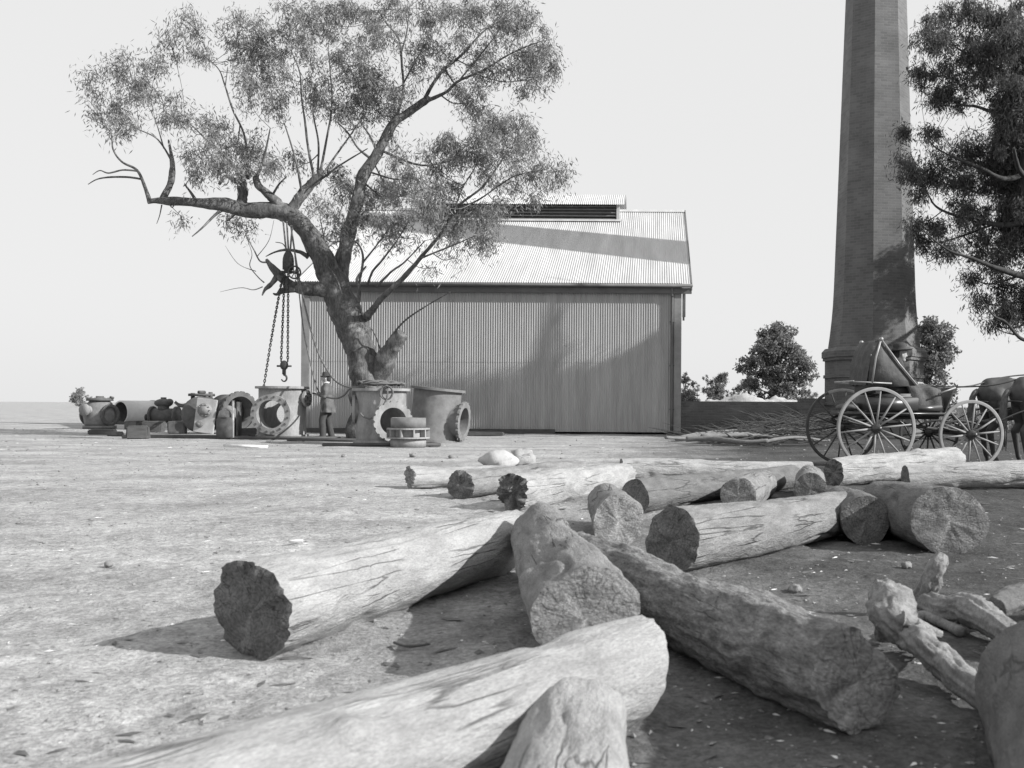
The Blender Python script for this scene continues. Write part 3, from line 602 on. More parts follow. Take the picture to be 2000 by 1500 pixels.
# rubble mound behind
V = []; Fc = []; nx_, ny_ = 60, 20
for j in range(ny_ + 1):
    for i in range(nx_ + 1):
        x = -3.4 + 6.8 * i / nx_; y = -1.2 + 2.4 * j / ny_
        h = max(0, 1 - (x / 3.4) ** 2) * max(0, 1 - (y / 1.2) ** 2); z = h ** .5 * (1.26 + .35 * mn.noise(Vector((x * .9, y, 2)))) + .14 * h * mn.noise(Vector((x * 4, y * 4, 1))) + .08 * h * mn.noise(Vector((x * 11, y * 11, 4))) - .02
        V.append((x, y, z))
for j in range(ny_):
    for i in range(nx_): a = j * (nx_ + 1) + i; Fc.append((a, a + 1, a + nx_ + 2, a + nx_ + 1))
top(meshobj('rubble_mound', V, Fc, M['rubble'], loc=(3.7, 37, 0)), 'long pale mound of rubble beyond the low brick wall', 'mound')

# ------------------------------------------------------------------ trees
def leaves(centers, L, Wd, droop=1.0):
    n = len(centers); c = np.asarray(centers)
    d = rng.normal(size=(n, 3)); d /= np.linalg.norm(d, axis=1)[:, None]; d[:, 2] -= droop; d /= np.linalg.norm(d, axis=1)[:, None]
    s = np.cross(d, rng.normal(size=(n, 3))); s /= np.linalg.norm(s, axis=1)[:, None] + 1e-9
    l = (L * rng.uniform(.6, 1.35, n))[:, None]; w_ = (Wd * rng.uniform(.7, 1.3, n))[:, None]
    V = np.empty((n, 4, 3)); V[:, 0] = c; V[:, 1] = c + d * l * .45 + s * w_ * .5; V[:, 2] = c + d * l; V[:, 3] = c + d * l * .45 - s * w_ * .5
    return V.reshape(-1, 3)
def quads_obj(name, V, mt, parent):
    n = len(V) // 4; me = bpy.data.meshes.new(name); me.vertices.add(len(V)); me.vertices.foreach_set('co', V.astype(np.float32).ravel())
    me.loops.add(4 * n); me.loops.foreach_set('vertex_index', np.arange(4 * n, dtype=np.int32)); me.polygons.add(n)
    me.polygons.foreach_set('loop_start', np.arange(0, 4 * n, 4, dtype=np.int32)); me.polygons.foreach_set('loop_total', np.full(n, 4, dtype=np.int32))
    me.update(calc_edges=True); me.validate(); me.materials.append(mt); o = bpy.data.objects.new(name, me); col.objects.link(o); o.parent = parent; return o
def big_tree(name, label, base, T, limbs, clusters, dep, leaf, dens=1.0, spread=1.6, seed=1, bark='bark', L=.15, Wd=.026):
    random.seed(seed); root = empty(name, label, 'tree', base); b = Vector(base); tr = MB(); br = MB(); skel = []
    for limb in limbs:
        ctrl = [(P(px, py, T + dz) - b, r * (.93 if r > .06 else .8)) for (px, py, dz, r) in limb]; pts, rad = spline(ctrl, 7)
        big = rad[0] > .07
        (tr if big else br).add(*tube(pts, rad, 18 if rad[0] > .2 else 10 if big else 6, True, .28 if big else .12, 2.2 if rad[0] > .2 else 5))
        for p, r in zip(pts, rad):
            if p.z > 2: skel.append((p, r))
    leafc = []
    # depth for the clusters: follow the nearest limb in the picture plane, then spread
    for ci, cl in enumerate(clusters):
        px, py, rx, ry = cl[:4]; dn = cl[4] if len(cl) > 4 else 1.0
        q = P(px, py, T) - b; best = min(skel, key=lambda s: (s[0].x - q.x) ** 2 + (s[0].z - q.z) ** 2 + .5 * max(0, s[0].z - q.z))
        dd = best[0].y + random.gauss(0, .55) * spread; dd = dd if len(cl) < 6 else cl[5] + random.gauss(0, .45); c = P(px, py, T + dd) - b
        cand = [s for s in skel if s[1] > .012 and s[0].z < c.z + .3] or skel
        at = min(cand, key=lambda s: (s[0] - c).length + .25 * abs(s[0].y - c.y)); mid = at[0].lerp(c, .55) + Vector((random.gauss(0, .1), random.gauss(0, .1), -.12 * (c - at[0]).length))
        r0 = min(at[1] * .6, .014 + .012 * (c - at[0]).length)
        pts, rad = spline([(at[0], r0), (mid, r0 * .75), (c, .008)], 5); br.add(*tube(pts, rad, 5, False, .1, 6))
        for p, r in zip(pts[3:], rad[3:]): skel.append((p, r))
        sx, sz = rx * T / F, ry * T / F; sy = min(sx, sz) * 1.1 + .15
        ns = max(3, int(20 * (sx * sz) ** .5 + 3))
        for k in range(ns):
            while True:
                e = Vector((random.uniform(-1, 1), random.uniform(-1, 1), random.uniform(-1, 1)))
                if e.length < 1: break
            s = c + Vector((e.x * sx * .95, e.y * sy, e.z * sz * .95))
            st = pts[random.randrange(len(pts) // 2 + 2, len(pts))]
            m2 = st.lerp(s, .55) + Vector((random.gauss(0, .05), random.gauss(0, .05), .04)); tp, trd = spline([(st, .007), (m2, .006), (s, .003)], 3); br.add(*tube(tp, trd, 4, False))
            nl = int(random.uniform(34, 74) * dn * dens * (1 + (sx * sz) ** .5 * .5)); sg = random.uniform(.06, .19)
            for _ in range(nl): leafc.append((s.x + random.gauss(0, sg), s.y + random.gauss(0, sg), s.z + random.gauss(-.04, sg * 1.15)))
    build(tr, 'trunk', M[bark], root); build(br, 'branches', M[bark], root)
    quads_obj('crown', leaves(leafc, L, Wd), M[leaf], root)
    return root
TD = 26.6
limbsA = [
 [(726, 885, 0, .80), (724, 850, 0, .66), (722, 790, 0, .52), (716, 740, 0, .45), (705, 690, 0, .46), (690, 645, 0, .46), (672, 600, 0, .44), (655, 560, .0, .42), (638, 520, -.1, .33), (615, 475, -.2, .29), (592, 440, -.3, .28), (562, 417, -.4, .27), (520, 410, -.5, .24), (480, 408, -.6, .22), (440, 401, -.8, .20), (396, 396, -1, .14), (341, 393, -1.2, .12), (305, 392, -1.3, .09), (288, 394, -1.35, .07)],
 [(736, 745, 0, .30), (752, 705, -.2, .27), (768, 675, -.35, .24), (780, 660, -.45, .20), (786, 652, -.5, .16)],
 [(655, 570, .1, .34), (664, 530, .25, .26), (672, 490, .3, .22), (684, 440, .3, .2), (698, 390, .3, .185), (708, 346, .3, .175), (737, 300, .4, .15), (767, 245, .5, .13), (792, 224, .6, .12), (828, 199, .7, .11), (840, 192, .75, .07)],
 [(826, 200, .7, .07), (845, 165, .8, .06), (868, 135, .9, .055), (902, 107, 1.1, .045), (945, 61, 1.2, .03), (988, 34, 1.3, .02)],
 [(836, 196, .7, .065), (871, 180, .5, .055), (896, 158, .4, .045), (942, 138, .2, .038), (988, 110, 0, .03), (1025, 92, -.2, .02), (1060, 80, -.3, .012)],
 [(896, 158, .4, .03), (940, 105, .3, .025), (975, 60, .2, .018), (1000, 25, .1, .012)],
 [(770, 242, .5, .06), (787, 180, .6, .05), (785, 129, .6, .045), (779, 77, .7, .04), (755, 45, .8, .03), (738, 20, .8, .02)],
 [(782, 110, .6, .03), (795, 60, .5, .025), (800, 10, .4, .015)], [(787, 165, .6, .035), (808, 125, .3, .03), (828, 90, .2, .02), (850, 40, .2, .012)],
 [(737, 300, .4, .05), (725, 270, .2, .04), (712, 250, 0, .03), (690, 215, -.2, .02)], [(727, 312, .4, .05), (700, 290, .1, .035), (680, 260, -.2, .03), (660, 240, -.4, .02)],
 [(292, 393, -1.35, .07), (284, 368, -1.4, .055), (268, 333, -1.4, .045), (238, 316, -1.5, .035), (221, 292, -1.5, .028), (213, 254, -1.6, .018), (165, 225, -1.7, .01)],
 [(277, 350, -1.4, .035), (250, 346, -1.3, .035), (215, 346, -1.2, .03), (190, 350, -1.2, .022), (172, 360, -1.2, .012)],
 [(268, 334, -1.4, .03), (240, 332, -1.5, .028), (212, 338, -1.6, .025), (195, 333, -1.6, .018), (181, 341, -1.6, .01)],
 [(316, 390, -1.25, .085), (332, 362, -1.2, .085), (337, 330, -1.2, .08), (334, 300, -1.2, .055), (329, 273, -1.2, .025)],
 [(333, 310, -1.2, .04), (318, 285, -1.1, .03), (300, 266, -1.1, .025), (262, 250, -1, .012)], [(320, 290, -1.1, .025), (311, 258, -1.2, .02), (302, 230, -1.3, .012)],
 [(325, 385, -1.25, .03), (336, 405, -1.3, .02), (345, 388, -1.3, .02)], [(316, 400, -1.25, .025), (312, 420, -1.25, .015), (306, 437, -1.2, .008)],
 [(470, 408, -.6, .16), (474, 380, -.6, .15), (472, 355, -.6, .13), (466, 338, -.65, .09)], [(472, 362, -.6, .08), (455, 350, -.7, .07), (440, 345, -.8, .06), (428, 360, -.9, .05)],
 [(468, 345, -.6, .05), (445, 310, -.8, .04), (410, 280, -1, .03), (380, 250, -1.1, .02), (350, 225, -1.2, .012)],
 [(485, 350, -.6, .05), (478, 268, -.5, .04), (455, 215, -.5, .035), (439, 166, -.4, .028), (427, 135, -.3, .02), (400, 110, -.3, .012)], [(440, 168, -.4, .02), (445, 130, -.5, .012)],
 [(548, 415, -.4, .15), (540, 395, -.5, .14), (522, 378, -.7, .12), (505, 362, -.8, .11), (498, 345, -.8, .08)], [(500, 350, -.8, .06), (515, 310, -.9, .04), (528, 250, -1, .02)], [(530, 385, -.6, .05), (545, 360, -.9, .035), (560, 345, -1.1, .02)],
 [(440, 405, -.8, .07), (420, 420, -1, .045), (395, 445, -1.2, .03), (375, 462, -1.3, .015)], [(385, 395, -1, .06), (372, 375, -1.1, .045), (362, 362, -1.1, .02)],
 [(565, 418, -.4, .17), (582, 392, -.4, .15), (600, 368, -.3, .14), (618, 350, -.3, .13), (628, 340, -.3, .11)],
 [(614, 350, -.3, .05), (602, 290, -.4, .045), (596, 240, -.5, .038), (589, 190, -.6, .03), (585, 140, -.6, .022), (568, 98, -.6, .014)], [(620, 345, -.3, .045), (622, 280, 0, .035), (611, 215, .1, .028), (617, 160, .1, .015)],
 [(624, 345, -.3, .05), (636, 282, -.2, .04), (648, 209, -.2, .032), (645, 140, -.3, .025), (641, 92, -.3, .015)], [(628, 345, -.3, .045), (650, 312, .2, .035), (680, 270, .5, .028), (705, 234, .8, .018)], [(630, 348, -.3, .04), (665, 322, -.6, .03), (718, 290, -1, .018)],
 [(590, 380, -.4, .05), (581, 328, -.7, .04), (568, 280, -.8, .03), (555, 240, -.9, .02)],
 [(716, 620, -.1, .13), (730, 602, -.4, .095), (748, 580, -.7, .08), (787, 543, -1.1, .07), (827, 497, -1.5, .058), (858, 460, -1.8, .05), (893, 405, -2, .042), (945, 362, -2.2, .032), (988, 300, -2.4, .018)],
 [(885, 420, -2, .035), (902, 370, -1.8, .028), (930, 322, -1.6, .02), (945, 270, -1.5, .01)], [(893, 408, -2, .035), (935, 390, -2.5, .028), (1003, 345, -3, .018), (1070, 330, -3.2, .008)], [(820, 505, -1.5, .035), (870, 485, -1.9, .025), (930, 460, -2.3, .014)],
 [(700, 560, .1, .055), (709, 508, -.2, .045), (702, 480, -.3, .035), (684, 465, -.3, .02)], [(709, 512, -.2, .035), (735, 480, -.5, .025), (760, 445, -.7, .015)],
 [(718, 555, -.1, .05), (728, 530, -.3, .04), (745, 510, -.6, .035), (773, 473, -.8, .025), (800, 430, -1, .015)], [(735, 560, -.3, .045), (765, 530, -.6, .035), (790, 512, -.9, .028), (830, 470, -1.2, .016)],
 [(700, 590, -.2, .07), (702, 565, -.3, .055), (697, 545, -.4, .05), (715, 520, -.5, .03)],
 [(762, 660, -.4, .04), (789, 628, -.7, .03), (827, 601, -1, .024), (880, 570, -1.4, .01)], [(745, 690, -.3, .03), (735, 660, -.5, .025), (725, 640, -.6, .015)],
 [(645, 568, -.1, .24), (620, 566, -.3, .19), (590, 564, -.5, .165), (568, 558, -.6, .15), (548, 540, -.7, .12), (530, 520, -.8, .085), (520, 506, -.85, .04)],
 [(575, 563, -.6, .12), (552, 568, -.7, .085), (541, 575, -.75, .05), (533, 573, -.8, .02)], [(542, 540, -.7, .09), (530, 555, -.8, .07), (518, 565, -.85, .055), (512, 577, -.9, .02)],
 [(602, 502, -.2, .085), (585, 492, -.35, .06), (560, 488, -.45, .05), (538, 492, -.5, .035), (519, 501, -.55, .012)], [(560, 488, -.45, .025), (552, 476, -.5, .018), (538, 473, -.5, .01)],
 [(524, 512, -.8, .035), (508, 510, -1, .028), (496, 488, -1.1, .022), (485, 468, -1.2, .018), (472, 438, -1.3, .008)], [(516, 552, -.85, .025), (503, 540, -1, .018), (488, 519, -1.1, .014), (492, 495, -1.2, .01), (480, 460, -1.3, .005)],
 [(513, 560, -.9, .02), (495, 566, -1, .015), (470, 562, -1.2, .012), (430, 570, -1.4, .004)], [(500, 530, -1, .014), (465, 515, -1.2, .01), (440, 480, -1.4, .005)], [(503, 500, -1, .014), (525, 470, -1.1, .01), (535, 430, -1.1, .006)],
 [(610, 470, -.2, .05), (625, 500, -.5, .03), (655, 540, -.7, .028), (668, 575, -.75, .02)], [(640, 500, 0, .04), (632, 460, -.2, .03), (625, 425, -.3, .015)],
]
clA = [(174, 156, 14, 26, .6), (252, 128, 38, 44), (270, 175, 32, 24), (221, 205, 35, 33), (240, 240, 24, 26), (190, 225, 15, 20, .5), (335, 85, 28, 33, .8), (378, 52, 38, 26, .8), (393, 105, 18, 14), (310, 120, 25, 20, .6), (320, 205, 30, 30), (356, 225, 15, 12),
 (473, 55, 42, 34), (519, 75, 48, 38), (482, 95, 42, 28), (580, 48, 48, 34), (641, 45, 52, 38), (534, 112, 44, 28), (485, 172, 20, 33), (490, 137, 38, 28), (549, 196, 44, 32, .8), (617, 172, 40, 36), (678, 123, 44, 42), (703, 172, 38, 33), (647, 198, 44, 26), (687, 217, 36, 22, .8),
 (600, 95, 42, 34), (560, 150, 30, 25, .7), (640, 10, 50, 20), (560, 10, 40, 14, .6), (700, 15, 40, 25), (427, 245, 33, 22), (396, 291, 34, 33), (457, 282, 38, 28), (509, 291, 36, 36), (528, 322, 18, 20), (378, 340, 16, 18, .7), (427, 325, 38, 22), (480, 325, 26, 20, .8), (565, 300, 22, 26, .4), (590, 320, 15, 15, .4),
 (617, 396, 28, 26, .5), (657, 350, 42, 36), (690, 370, 34, 32), (442, 428, 34, 16, .5), (482, 440, 24, 14, .4), (353, 430, 5, 6, .6), (640, 420, 24, 18, .6),
 (721, 61, 46, 42), (712, 123, 46, 42), (758, 18, 46, 28), (770, 75, 28, 30, .6), (835, 20, 46, 28), (881, 28, 44, 28), (927, 20, 48, 28), (988, 20, 52, 32), (1025, 52, 44, 38), (1065, 88, 28, 28), (1049, 123, 36, 28), (1019, 101, 38, 28), (1043, 150, 20, 22), (1082, 132, 14, 10), (1016, 176, 7, 7), (1000, 140, 24, 18, .7),
 (828, 89, 34, 34), (865, 101, 24, 24, .8), (951, 101, 24, 22, .8), (927, 129, 28, 18, .8), (957, 135, 28, 18), (896, 172, 20, 14), (932, 170, 15, 14, .8), (900, 70, 36, 26, .6), (960, 65, 30, 24, .7), (870, 140, 22, 18, .5),
 (743, 172, 42, 40), (779, 172, 30, 34), (767, 208, 28, 26, .8), (712, 163, 38, 28), (810, 138, 24, 28, .5), (735, 215, 28, 22, .6), (700, 250, 26, 20, .3), (760, 270, 20, 20, .4),
 (914, 202, 18, 24), (942, 221, 28, 18), (966, 239, 34, 24), (1012, 251, 42, 32), (1036, 270, 24, 24), (951, 270, 38, 28), (896, 285, 38, 28), (859, 278, 24, 16, .7), (835, 302, 20, 18, .5), (896, 310, 33, 18), (939, 310, 33, 28), (988, 294, 38, 28), (1055, 331, 28, 24), (1089, 336, 18, 18), (1020, 315, 28, 28, .7), (1003, 353, 30, 18, .7), (856, 331, 12, 12), (960, 345, 24, 18, .6),
 (785, 319, 32, 28, .8), (804, 346, 24, 18, .8), (758, 362, 38, 28), (844, 364, 30, 18), (887, 366, 12, 12), (743, 382, 42, 28), (789, 382, 38, 24), (835, 394, 38, 22), (712, 428, 38, 28), (773, 432, 48, 24), (865, 414, 42, 24), (896, 437, 46, 22), (942, 430, 38, 24), (957, 408, 34, 18), (985, 392, 16, 10, .6), (1043, 386, 6, 8),
 (940, 465, 38, 18), (880, 470, 30, 14, .5), (840, 524, 10, 7, .4), (635, 463, 18, 18, .4), (885, 505, 22, 9, .3), (800, 465, 35, 14, .5), (740, 462, 30, 14, .5), (695, 470, 15, 15, .3), (660, 440, 18, 20, .5)]
baseA = P(724, 865, TD); baseA.z = 0
big_tree('gum_tree', 'huge old gum tree with a long bare limb, spreading in front of the shed', baseA, TD, limbsA, clA, 0, 'leaf', 1.0, 1.5, 3)
TR = 27.0
limbsB = [
 [(2105, 880, 0, .55), (2095, 760, 0, .42), (2075, 640, 0, .38), (2050, 540, 0, .33), (2025, 440, 0, .27), (2008, 340, 0, .23), (2000, 230, .1, .17), (1998, 110, .2, .1), (1990, 10, .3, .05)],
 [(2050, 555, 0, .12), (2000, 540, -.4, .1), (1950, 525, -.8, .075), (1900, 505, -1, .055), (1855, 490, -1.2, .04), (1820, 465, -1.3, .03), (1795, 440, -1.4, .015)],
 [(2020, 430, 0, .11), (1960, 440, .4, .085), (1893, 428, .6, .06), (1850, 415, .7, .045), (1825, 400, .7, .035), (1808, 372, .8, .02), (1780, 340, .8, .01)],
 [(2005, 340, 0, .1), (1960, 350, -.3, .08), (1920, 330, -.6, .055), (1870, 310, -.9, .04), (1830, 290, -1, .025), (1812, 270, -1, .012)],
 [(2000, 250, 0, .08), (1950, 225, .4, .06), (1907, 208, .7, .05), (1880, 205, .8, .04), (1850, 190, .9, .025), (1825, 170, 1, .012)], [(1999, 160, 0, .07), (1940, 130, -.5, .05), (1880, 100, -.8, .035), (1830, 70, -1, .02)],
 [(1998, 100, .2, .05), (1950, 60, .6, .035), (1900, 20, .9, .02)],
 [(2060, 600, 0, .1), (2030, 660, -.6, .07), (1995, 662, -.9, .06), (1965, 630, -1, .045), (1940, 616, -1.1, .035), (1915, 580, -1.2, .02), (1900, 545, -1.2, .01)], [(1990, 655, -.9, .03), (1960, 648, -1, .02), (1935, 632, -1.1, .01)],
 [(2010, 360, 0, .12), (2060, 260, -.5, .09), (2110, 150, -1, .06), (2150, 60, -1, .03)], [(2050, 520, 0, .12), (2120, 440, .6, .09), (2190, 360, 1, .05)], [(2090, 700, 0, .12), (2150, 600, .8, .08), (2200, 520, 1.2, .04)],
 [(2010, 350, 0, .10), (1990, 330, -1.6, .07), (1980, 290, -3, .04)], [(2020, 420, 0, .12), (2070, 380, 1.8, .09), (2130, 340, 3.6, .06), (2200, 300, 4.2, .03)], [(2050, 540, 0, .12), (2100, 480, 2, .09), (2180, 420, 4, .05)],
]
clB = [(1820, 68, 33, 38), (1861, 90, 38, 38), (1925, 68, 44, 46), (1970, 30, 38, 38), (1836, 28, 28, 18, .7), (1798, 140, 26, 18), (1861, 150, 42, 33), (1834, 190, 28, 18), (1875, 195, 26, 14, .7), (1934, 136, 44, 44), (1979, 181, 28, 52), (1968, 240, 24, 33), (1980, 275, 22, 36), (1766, 256, 8, 10), (1820, 258, 16, 16),
 (1900, 20, 40, 26), (1905, 110, 36, 36), (1775, 335, 22, 20), (1761, 317, 16, 11, .8), (1807, 335, 24, 18), (1861, 308, 38, 33), (1906, 295, 38, 33), (1925, 335, 42, 38), (1870, 354, 38, 28), (1798, 372, 14, 11), (1960, 350, 30, 40, .9), (1830, 340, 26, 22),
 (1793, 435, 20, 18), (1802, 467, 14, 22, .8), (1834, 444, 24, 18), (1852, 480, 28, 22), (1897, 435, 38, 33), (1952, 408, 42, 42), (1965, 476, 33, 38), (1880, 400, 36, 24), (1910, 480, 34, 26), (1893, 540, 22, 18, .7), (1915, 589, 20, 20, .8), (1938, 634, 13, 10, .6), (1970, 557, 28, 42), (1979, 612, 20, 28), (1940, 520, 26, 22),
 (1958, 608, 18, 14, .7), (1990, 420, 30, 60)]
clB = [(c[0], c[1], c[2], c[3], c[4] if len(c) > 4 else 1.0, -1.1 if c[1] < 235 else .8) for c in clB]
for _ in range(42): clB.append((random.uniform(2015, 2250), random.uniform(190, 620), random.uniform(40, 58), random.uniform(34, 50), 1.1, random.uniform(0, 1.4)))
for _ in range(10): clB.append((random.uniform(1955, 2010), random.uniform(60, 230), 34, 36, 1.3, random.uniform(-1.6, -.6)))
for _ in range(10): clB.append((random.uniform(1945, 2010), random.uniform(235, 500), 36, 38, 1.3, random.uniform(.4, 1.4)))
for _ in range(30): clB.append((random.uniform(2035, 2330), random.uniform(290, 590), random.uniform(44, 62), random.uniform(40, 54), 1.3, random.uniform(3.2, 4.6)))
baseB = P(2105, 858, TR); baseB.z = 0
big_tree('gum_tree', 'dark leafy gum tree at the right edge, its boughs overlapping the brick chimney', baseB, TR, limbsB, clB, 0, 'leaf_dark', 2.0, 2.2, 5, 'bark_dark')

def far_tree(label, px, ybase_d, topy, wpx, seed, name='tree', group='distant trees beyond the yard', leaf='leaf_far', n=26, lean=0.0, L=.34, lowcrown=.12):
    d = ybase_d; random.seed(seed); c = P(px, 800, d); root = empty(name, label, 'tree', (c.x, c.y, 0), 0, group)
    hgt = P(px, topy, d).z; Wm = wpx * d / F / 2; tr = MB(); lc = []
    tr.add(*stube([((0, 0, -.1), hgt * .035), ((.1, 0, hgt * .3), hgt * .025), ((lean * .5, 0, hgt * .6), hgt * .015), ((lean, 0, hgt * .9), .03)], 8, 4, True, .2))
    for k in range(n):
        t = random.uniform(0, 1); z = hgt * (lowcrown + (1 - lowcrown) * t) * .96; wdt = Wm * (math.sin(math.pi * min(1, .18 + t * .80)) ** .7) * random.uniform(.25, 1.0); a = random.uniform(0, 6.28)
        q = Vector((wdt * math.cos(a) + lean * t, wdt * math.sin(a), z)); q.z = min(q.z, hgt * (1 - .25 * (wdt / Wm) ** 2) - .1)
        s = Vector((lean * .5 * t, 0, max(.2, q.z * .62))); tr.add(*stube([(s, hgt * .012), (s.lerp(q, .6) + Vector((0, 0, -.2)), hgt * .007), (q, .015)], 5, 3, False))
        rs = hgt * random.uniform(.07, .12)
        for j in range(9):
            e = q + Vector((random.gauss(0, rs * .7), random.gauss(0, rs * .7), random.gauss(0, rs * .55)))
            for _ in range(46): lc.append((e.x + random.gauss(0, rs * .22), e.y + random.gauss(0, rs * .22), max(.2, e.z + random.gauss(0, rs * .2))))
    build(tr, 'trunk', M['bark_far'], root); quads_obj('crown', leaves(lc, L * hgt / 9, L * .5 * hgt / 9, .2), M[leaf], root); return root
far_tree('tallest bushy tree beyond the low brick wall, ragged at the top', 1518, 110, 640, 125, 11, n=46)
far_tree('rounded tree between the shed corner and the tallest far tree', 1398, 118, 727, 66, 12, n=24)
far_tree('small tree half hidden by the right corner of the shed', 1338, 112, 730, 44, 13, n=18)
far_tree('low spreading tree at the left foot of the tallest far tree', 1462, 122, 735, 62, 14, n=18)
far_tree('low bush tree at the right foot of the tallest far tree', 1568, 120, 745, 60, 15, n=18)
far_tree('loose leafy tree rising behind the right side of the chimney', 1812, 62, 620, 92, 16, n=30, lean=.1)
far_tree('faint far tree on the flat horizon at the left', 158, 170, 758, 34, 17, n=34, leaf='bush')  # paler leaf puts the glare over this far tree into its colour
far_tree('low far scrub tree on the horizon behind the shed corner', 1362, 150, 757, 40, 18, n=12)
# scrub bank between buggy and horses
random.seed(4); lc = []
for k in range(150):
    x = random.uniform(9.6, 22); y = random.uniform(36, 40); h = random.uniform(.4, 1.5) * (0.7 + .3 * math.sin(x))
    for _ in range(60): lc.append((x + random.gauss(0, .28), y + random.gauss(0, .28), max(.03, random.uniform(0, h))))
ro = quads_obj('scrub', leaves(lc, .2, .05, -.4), M['bush'], None); top(ro, 'grey scrub and tall weeds behind the buggy and horses', 'scrub'); ro['kind'] = 'stuff'

# ------------------------------------------------------------------ brushwood by the wall
random.seed(9)
poles = [(1325, 868, 1560, 862, .055, .03), (1370, 872, 1620, 868, .05, .03), (1340, 876, 1500, 880, .06, .04), (1430, 862, 1640, 858, .045, .02), (1320, 862, 1450, 856, .05, .03), (1480, 874, 1600, 870, .04, .03), (1380, 860, 1520, 848, .035, .02), (1300, 874, 1420, 870, .04, .02)]
dsc = ['longest bleached pole', 'thin pale pole', 'thick bent pole nearest the camera', 'slender white pole', 'short grey pole by the shed corner', 'short crooked pole', 'thin grey pole at the back', 'short dark pole at the left end']
for i, (a, b, c, d, r0, r1) in enumerate(poles):
    p, q = G(a, b), G(c, d); p.z = r0 + random.uniform(0, .2); q.z = r1 + random.uniform(.05, .3); m1 = p.lerp(q, .35) + Vector((0, random.uniform(-.2, .2), random.uniform(0, .1))); m2 = p.lerp(q, .7) + Vector((0, random.uniform(-.2, .2), random.uniform(-.05, .1)))
    base = Vector((p.x, p.y, 0)); V, Fc = stube([(p - base, r0), (m1 - base, r0 * .9), (m2 - base, r1 * 1.2), (q - base, r1)], 8, 6, True, .25, 4)
    top(meshobj('pole', V, Fc, M['pole'], loc=base), dsc[i] + ' in the brushwood by the low wall', 'pole', 'poles lying by the low brick wall')
mb = MB()
for k in range(520):
    px = random.triangular(1330, 1660, 1540); p = G(px, random.uniform(846, 872)); L = random.uniform(.3, 1.4); a = random.uniform(-.5, .5) + (math.pi if random.random() < .5 else 0)
    z = random.uniform(.02, .75) * max(.2, 1 - abs(px - 1560) / 190); e = Vector((math.cos(a) * L, math.sin(a) * L * .6, random.uniform(-.1, .35))); p.z = z
    mb.add(*stube([(p, random.uniform(.01, .025)), (p + e * .5 + Vector((0, 0, random.uniform(-.06, .08))), .012), (p + e, .006)], 4, 3, False))
o = build(mb, 'brushwood', M['twig']); top(o, 'tangled heap of dry brushwood in front of the low brick wall', 'brushwood'); o['kind'] = 'stuff'
st = branch('black broken stump standing up out of the brushwood', [(G(1490, 858), .13), (P(1492, 840, 29.5), .12), (P(1496, 822, 29.5), .08), (P(1500, 810, 29.5), .02)], 'twig', 'stump', 'stump', None, .5, 14, 5)

# ------------------------------------------------------------------ pipe castings
BOLT = [None]
def flange(c, ax, ro, ri, th, mt, parent, lugs=22, notch=.035, bolts=0):
    o = flange_ring(c, ax, ro, ri, th, mt, parent, lugs, notch)
    if bolts:
        c, ax = Vector(c), Vector(ax).normalized(); q = ax.to_track_quat('Z', 'Y')
        if BOLT[0] is None:
            b_ = meshobj('bolt', *lathe([(.001, -.012), (.030, -.012), (.030, .022), (.001, .022)], 6), M['cast_dark'], o, False); BOLT[0] = b_.data; bpy.data.objects.remove(b_)
        for k in range(bolts):
            a = 2 * math.pi * (k + .5) / bolts; rr = (ro + ri) / 2 + .012; b_ = bpy.data.objects.new('bolt', BOLT[0]); col.objects.link(b_); b_.parent = o
            b_.location = c + q @ Vector((rr * math.cos(a), rr * math.sin(a), th)); b_.rotation_euler = q.to_euler()
    return o
def flange_ring(c, ax, ro, ri, th, mt, parent, lugs=22, notch=.035):
    c, ax = Vector(c), Vector(ax).normalized(); q = ax.to_track_quat('Z', 'Y'); V = []; Fc = []; n = lugs * 6
    for z in (0, th):
        for k in range(n):
            a = 2 * math.pi * k / n; r = ro - (notch if (k % 6) in (0, 1) and notch else 0); V.append(c + q @ Vector((r * math.cos(a), r * math.sin(a), z)))
        for k in range(n):
            a = 2 * math.pi * k / n; V.append(c + q @ Vector((ri * math.cos(a), ri * math.sin(a), z)))
    for k in range(n):
        k2 = (k + 1) % n
        Fc += [(k, k2, 2 * n + k2, 2 * n + k), (n + k2, n + k, 3 * n + k, 3 * n + k2), (2 * n + k, 2 * n + k2, 3 * n + k2, 3 * n + k), (k2, k, n + k, n + k2)]
    return meshobj('flange', V, Fc, M[mt], parent, False)
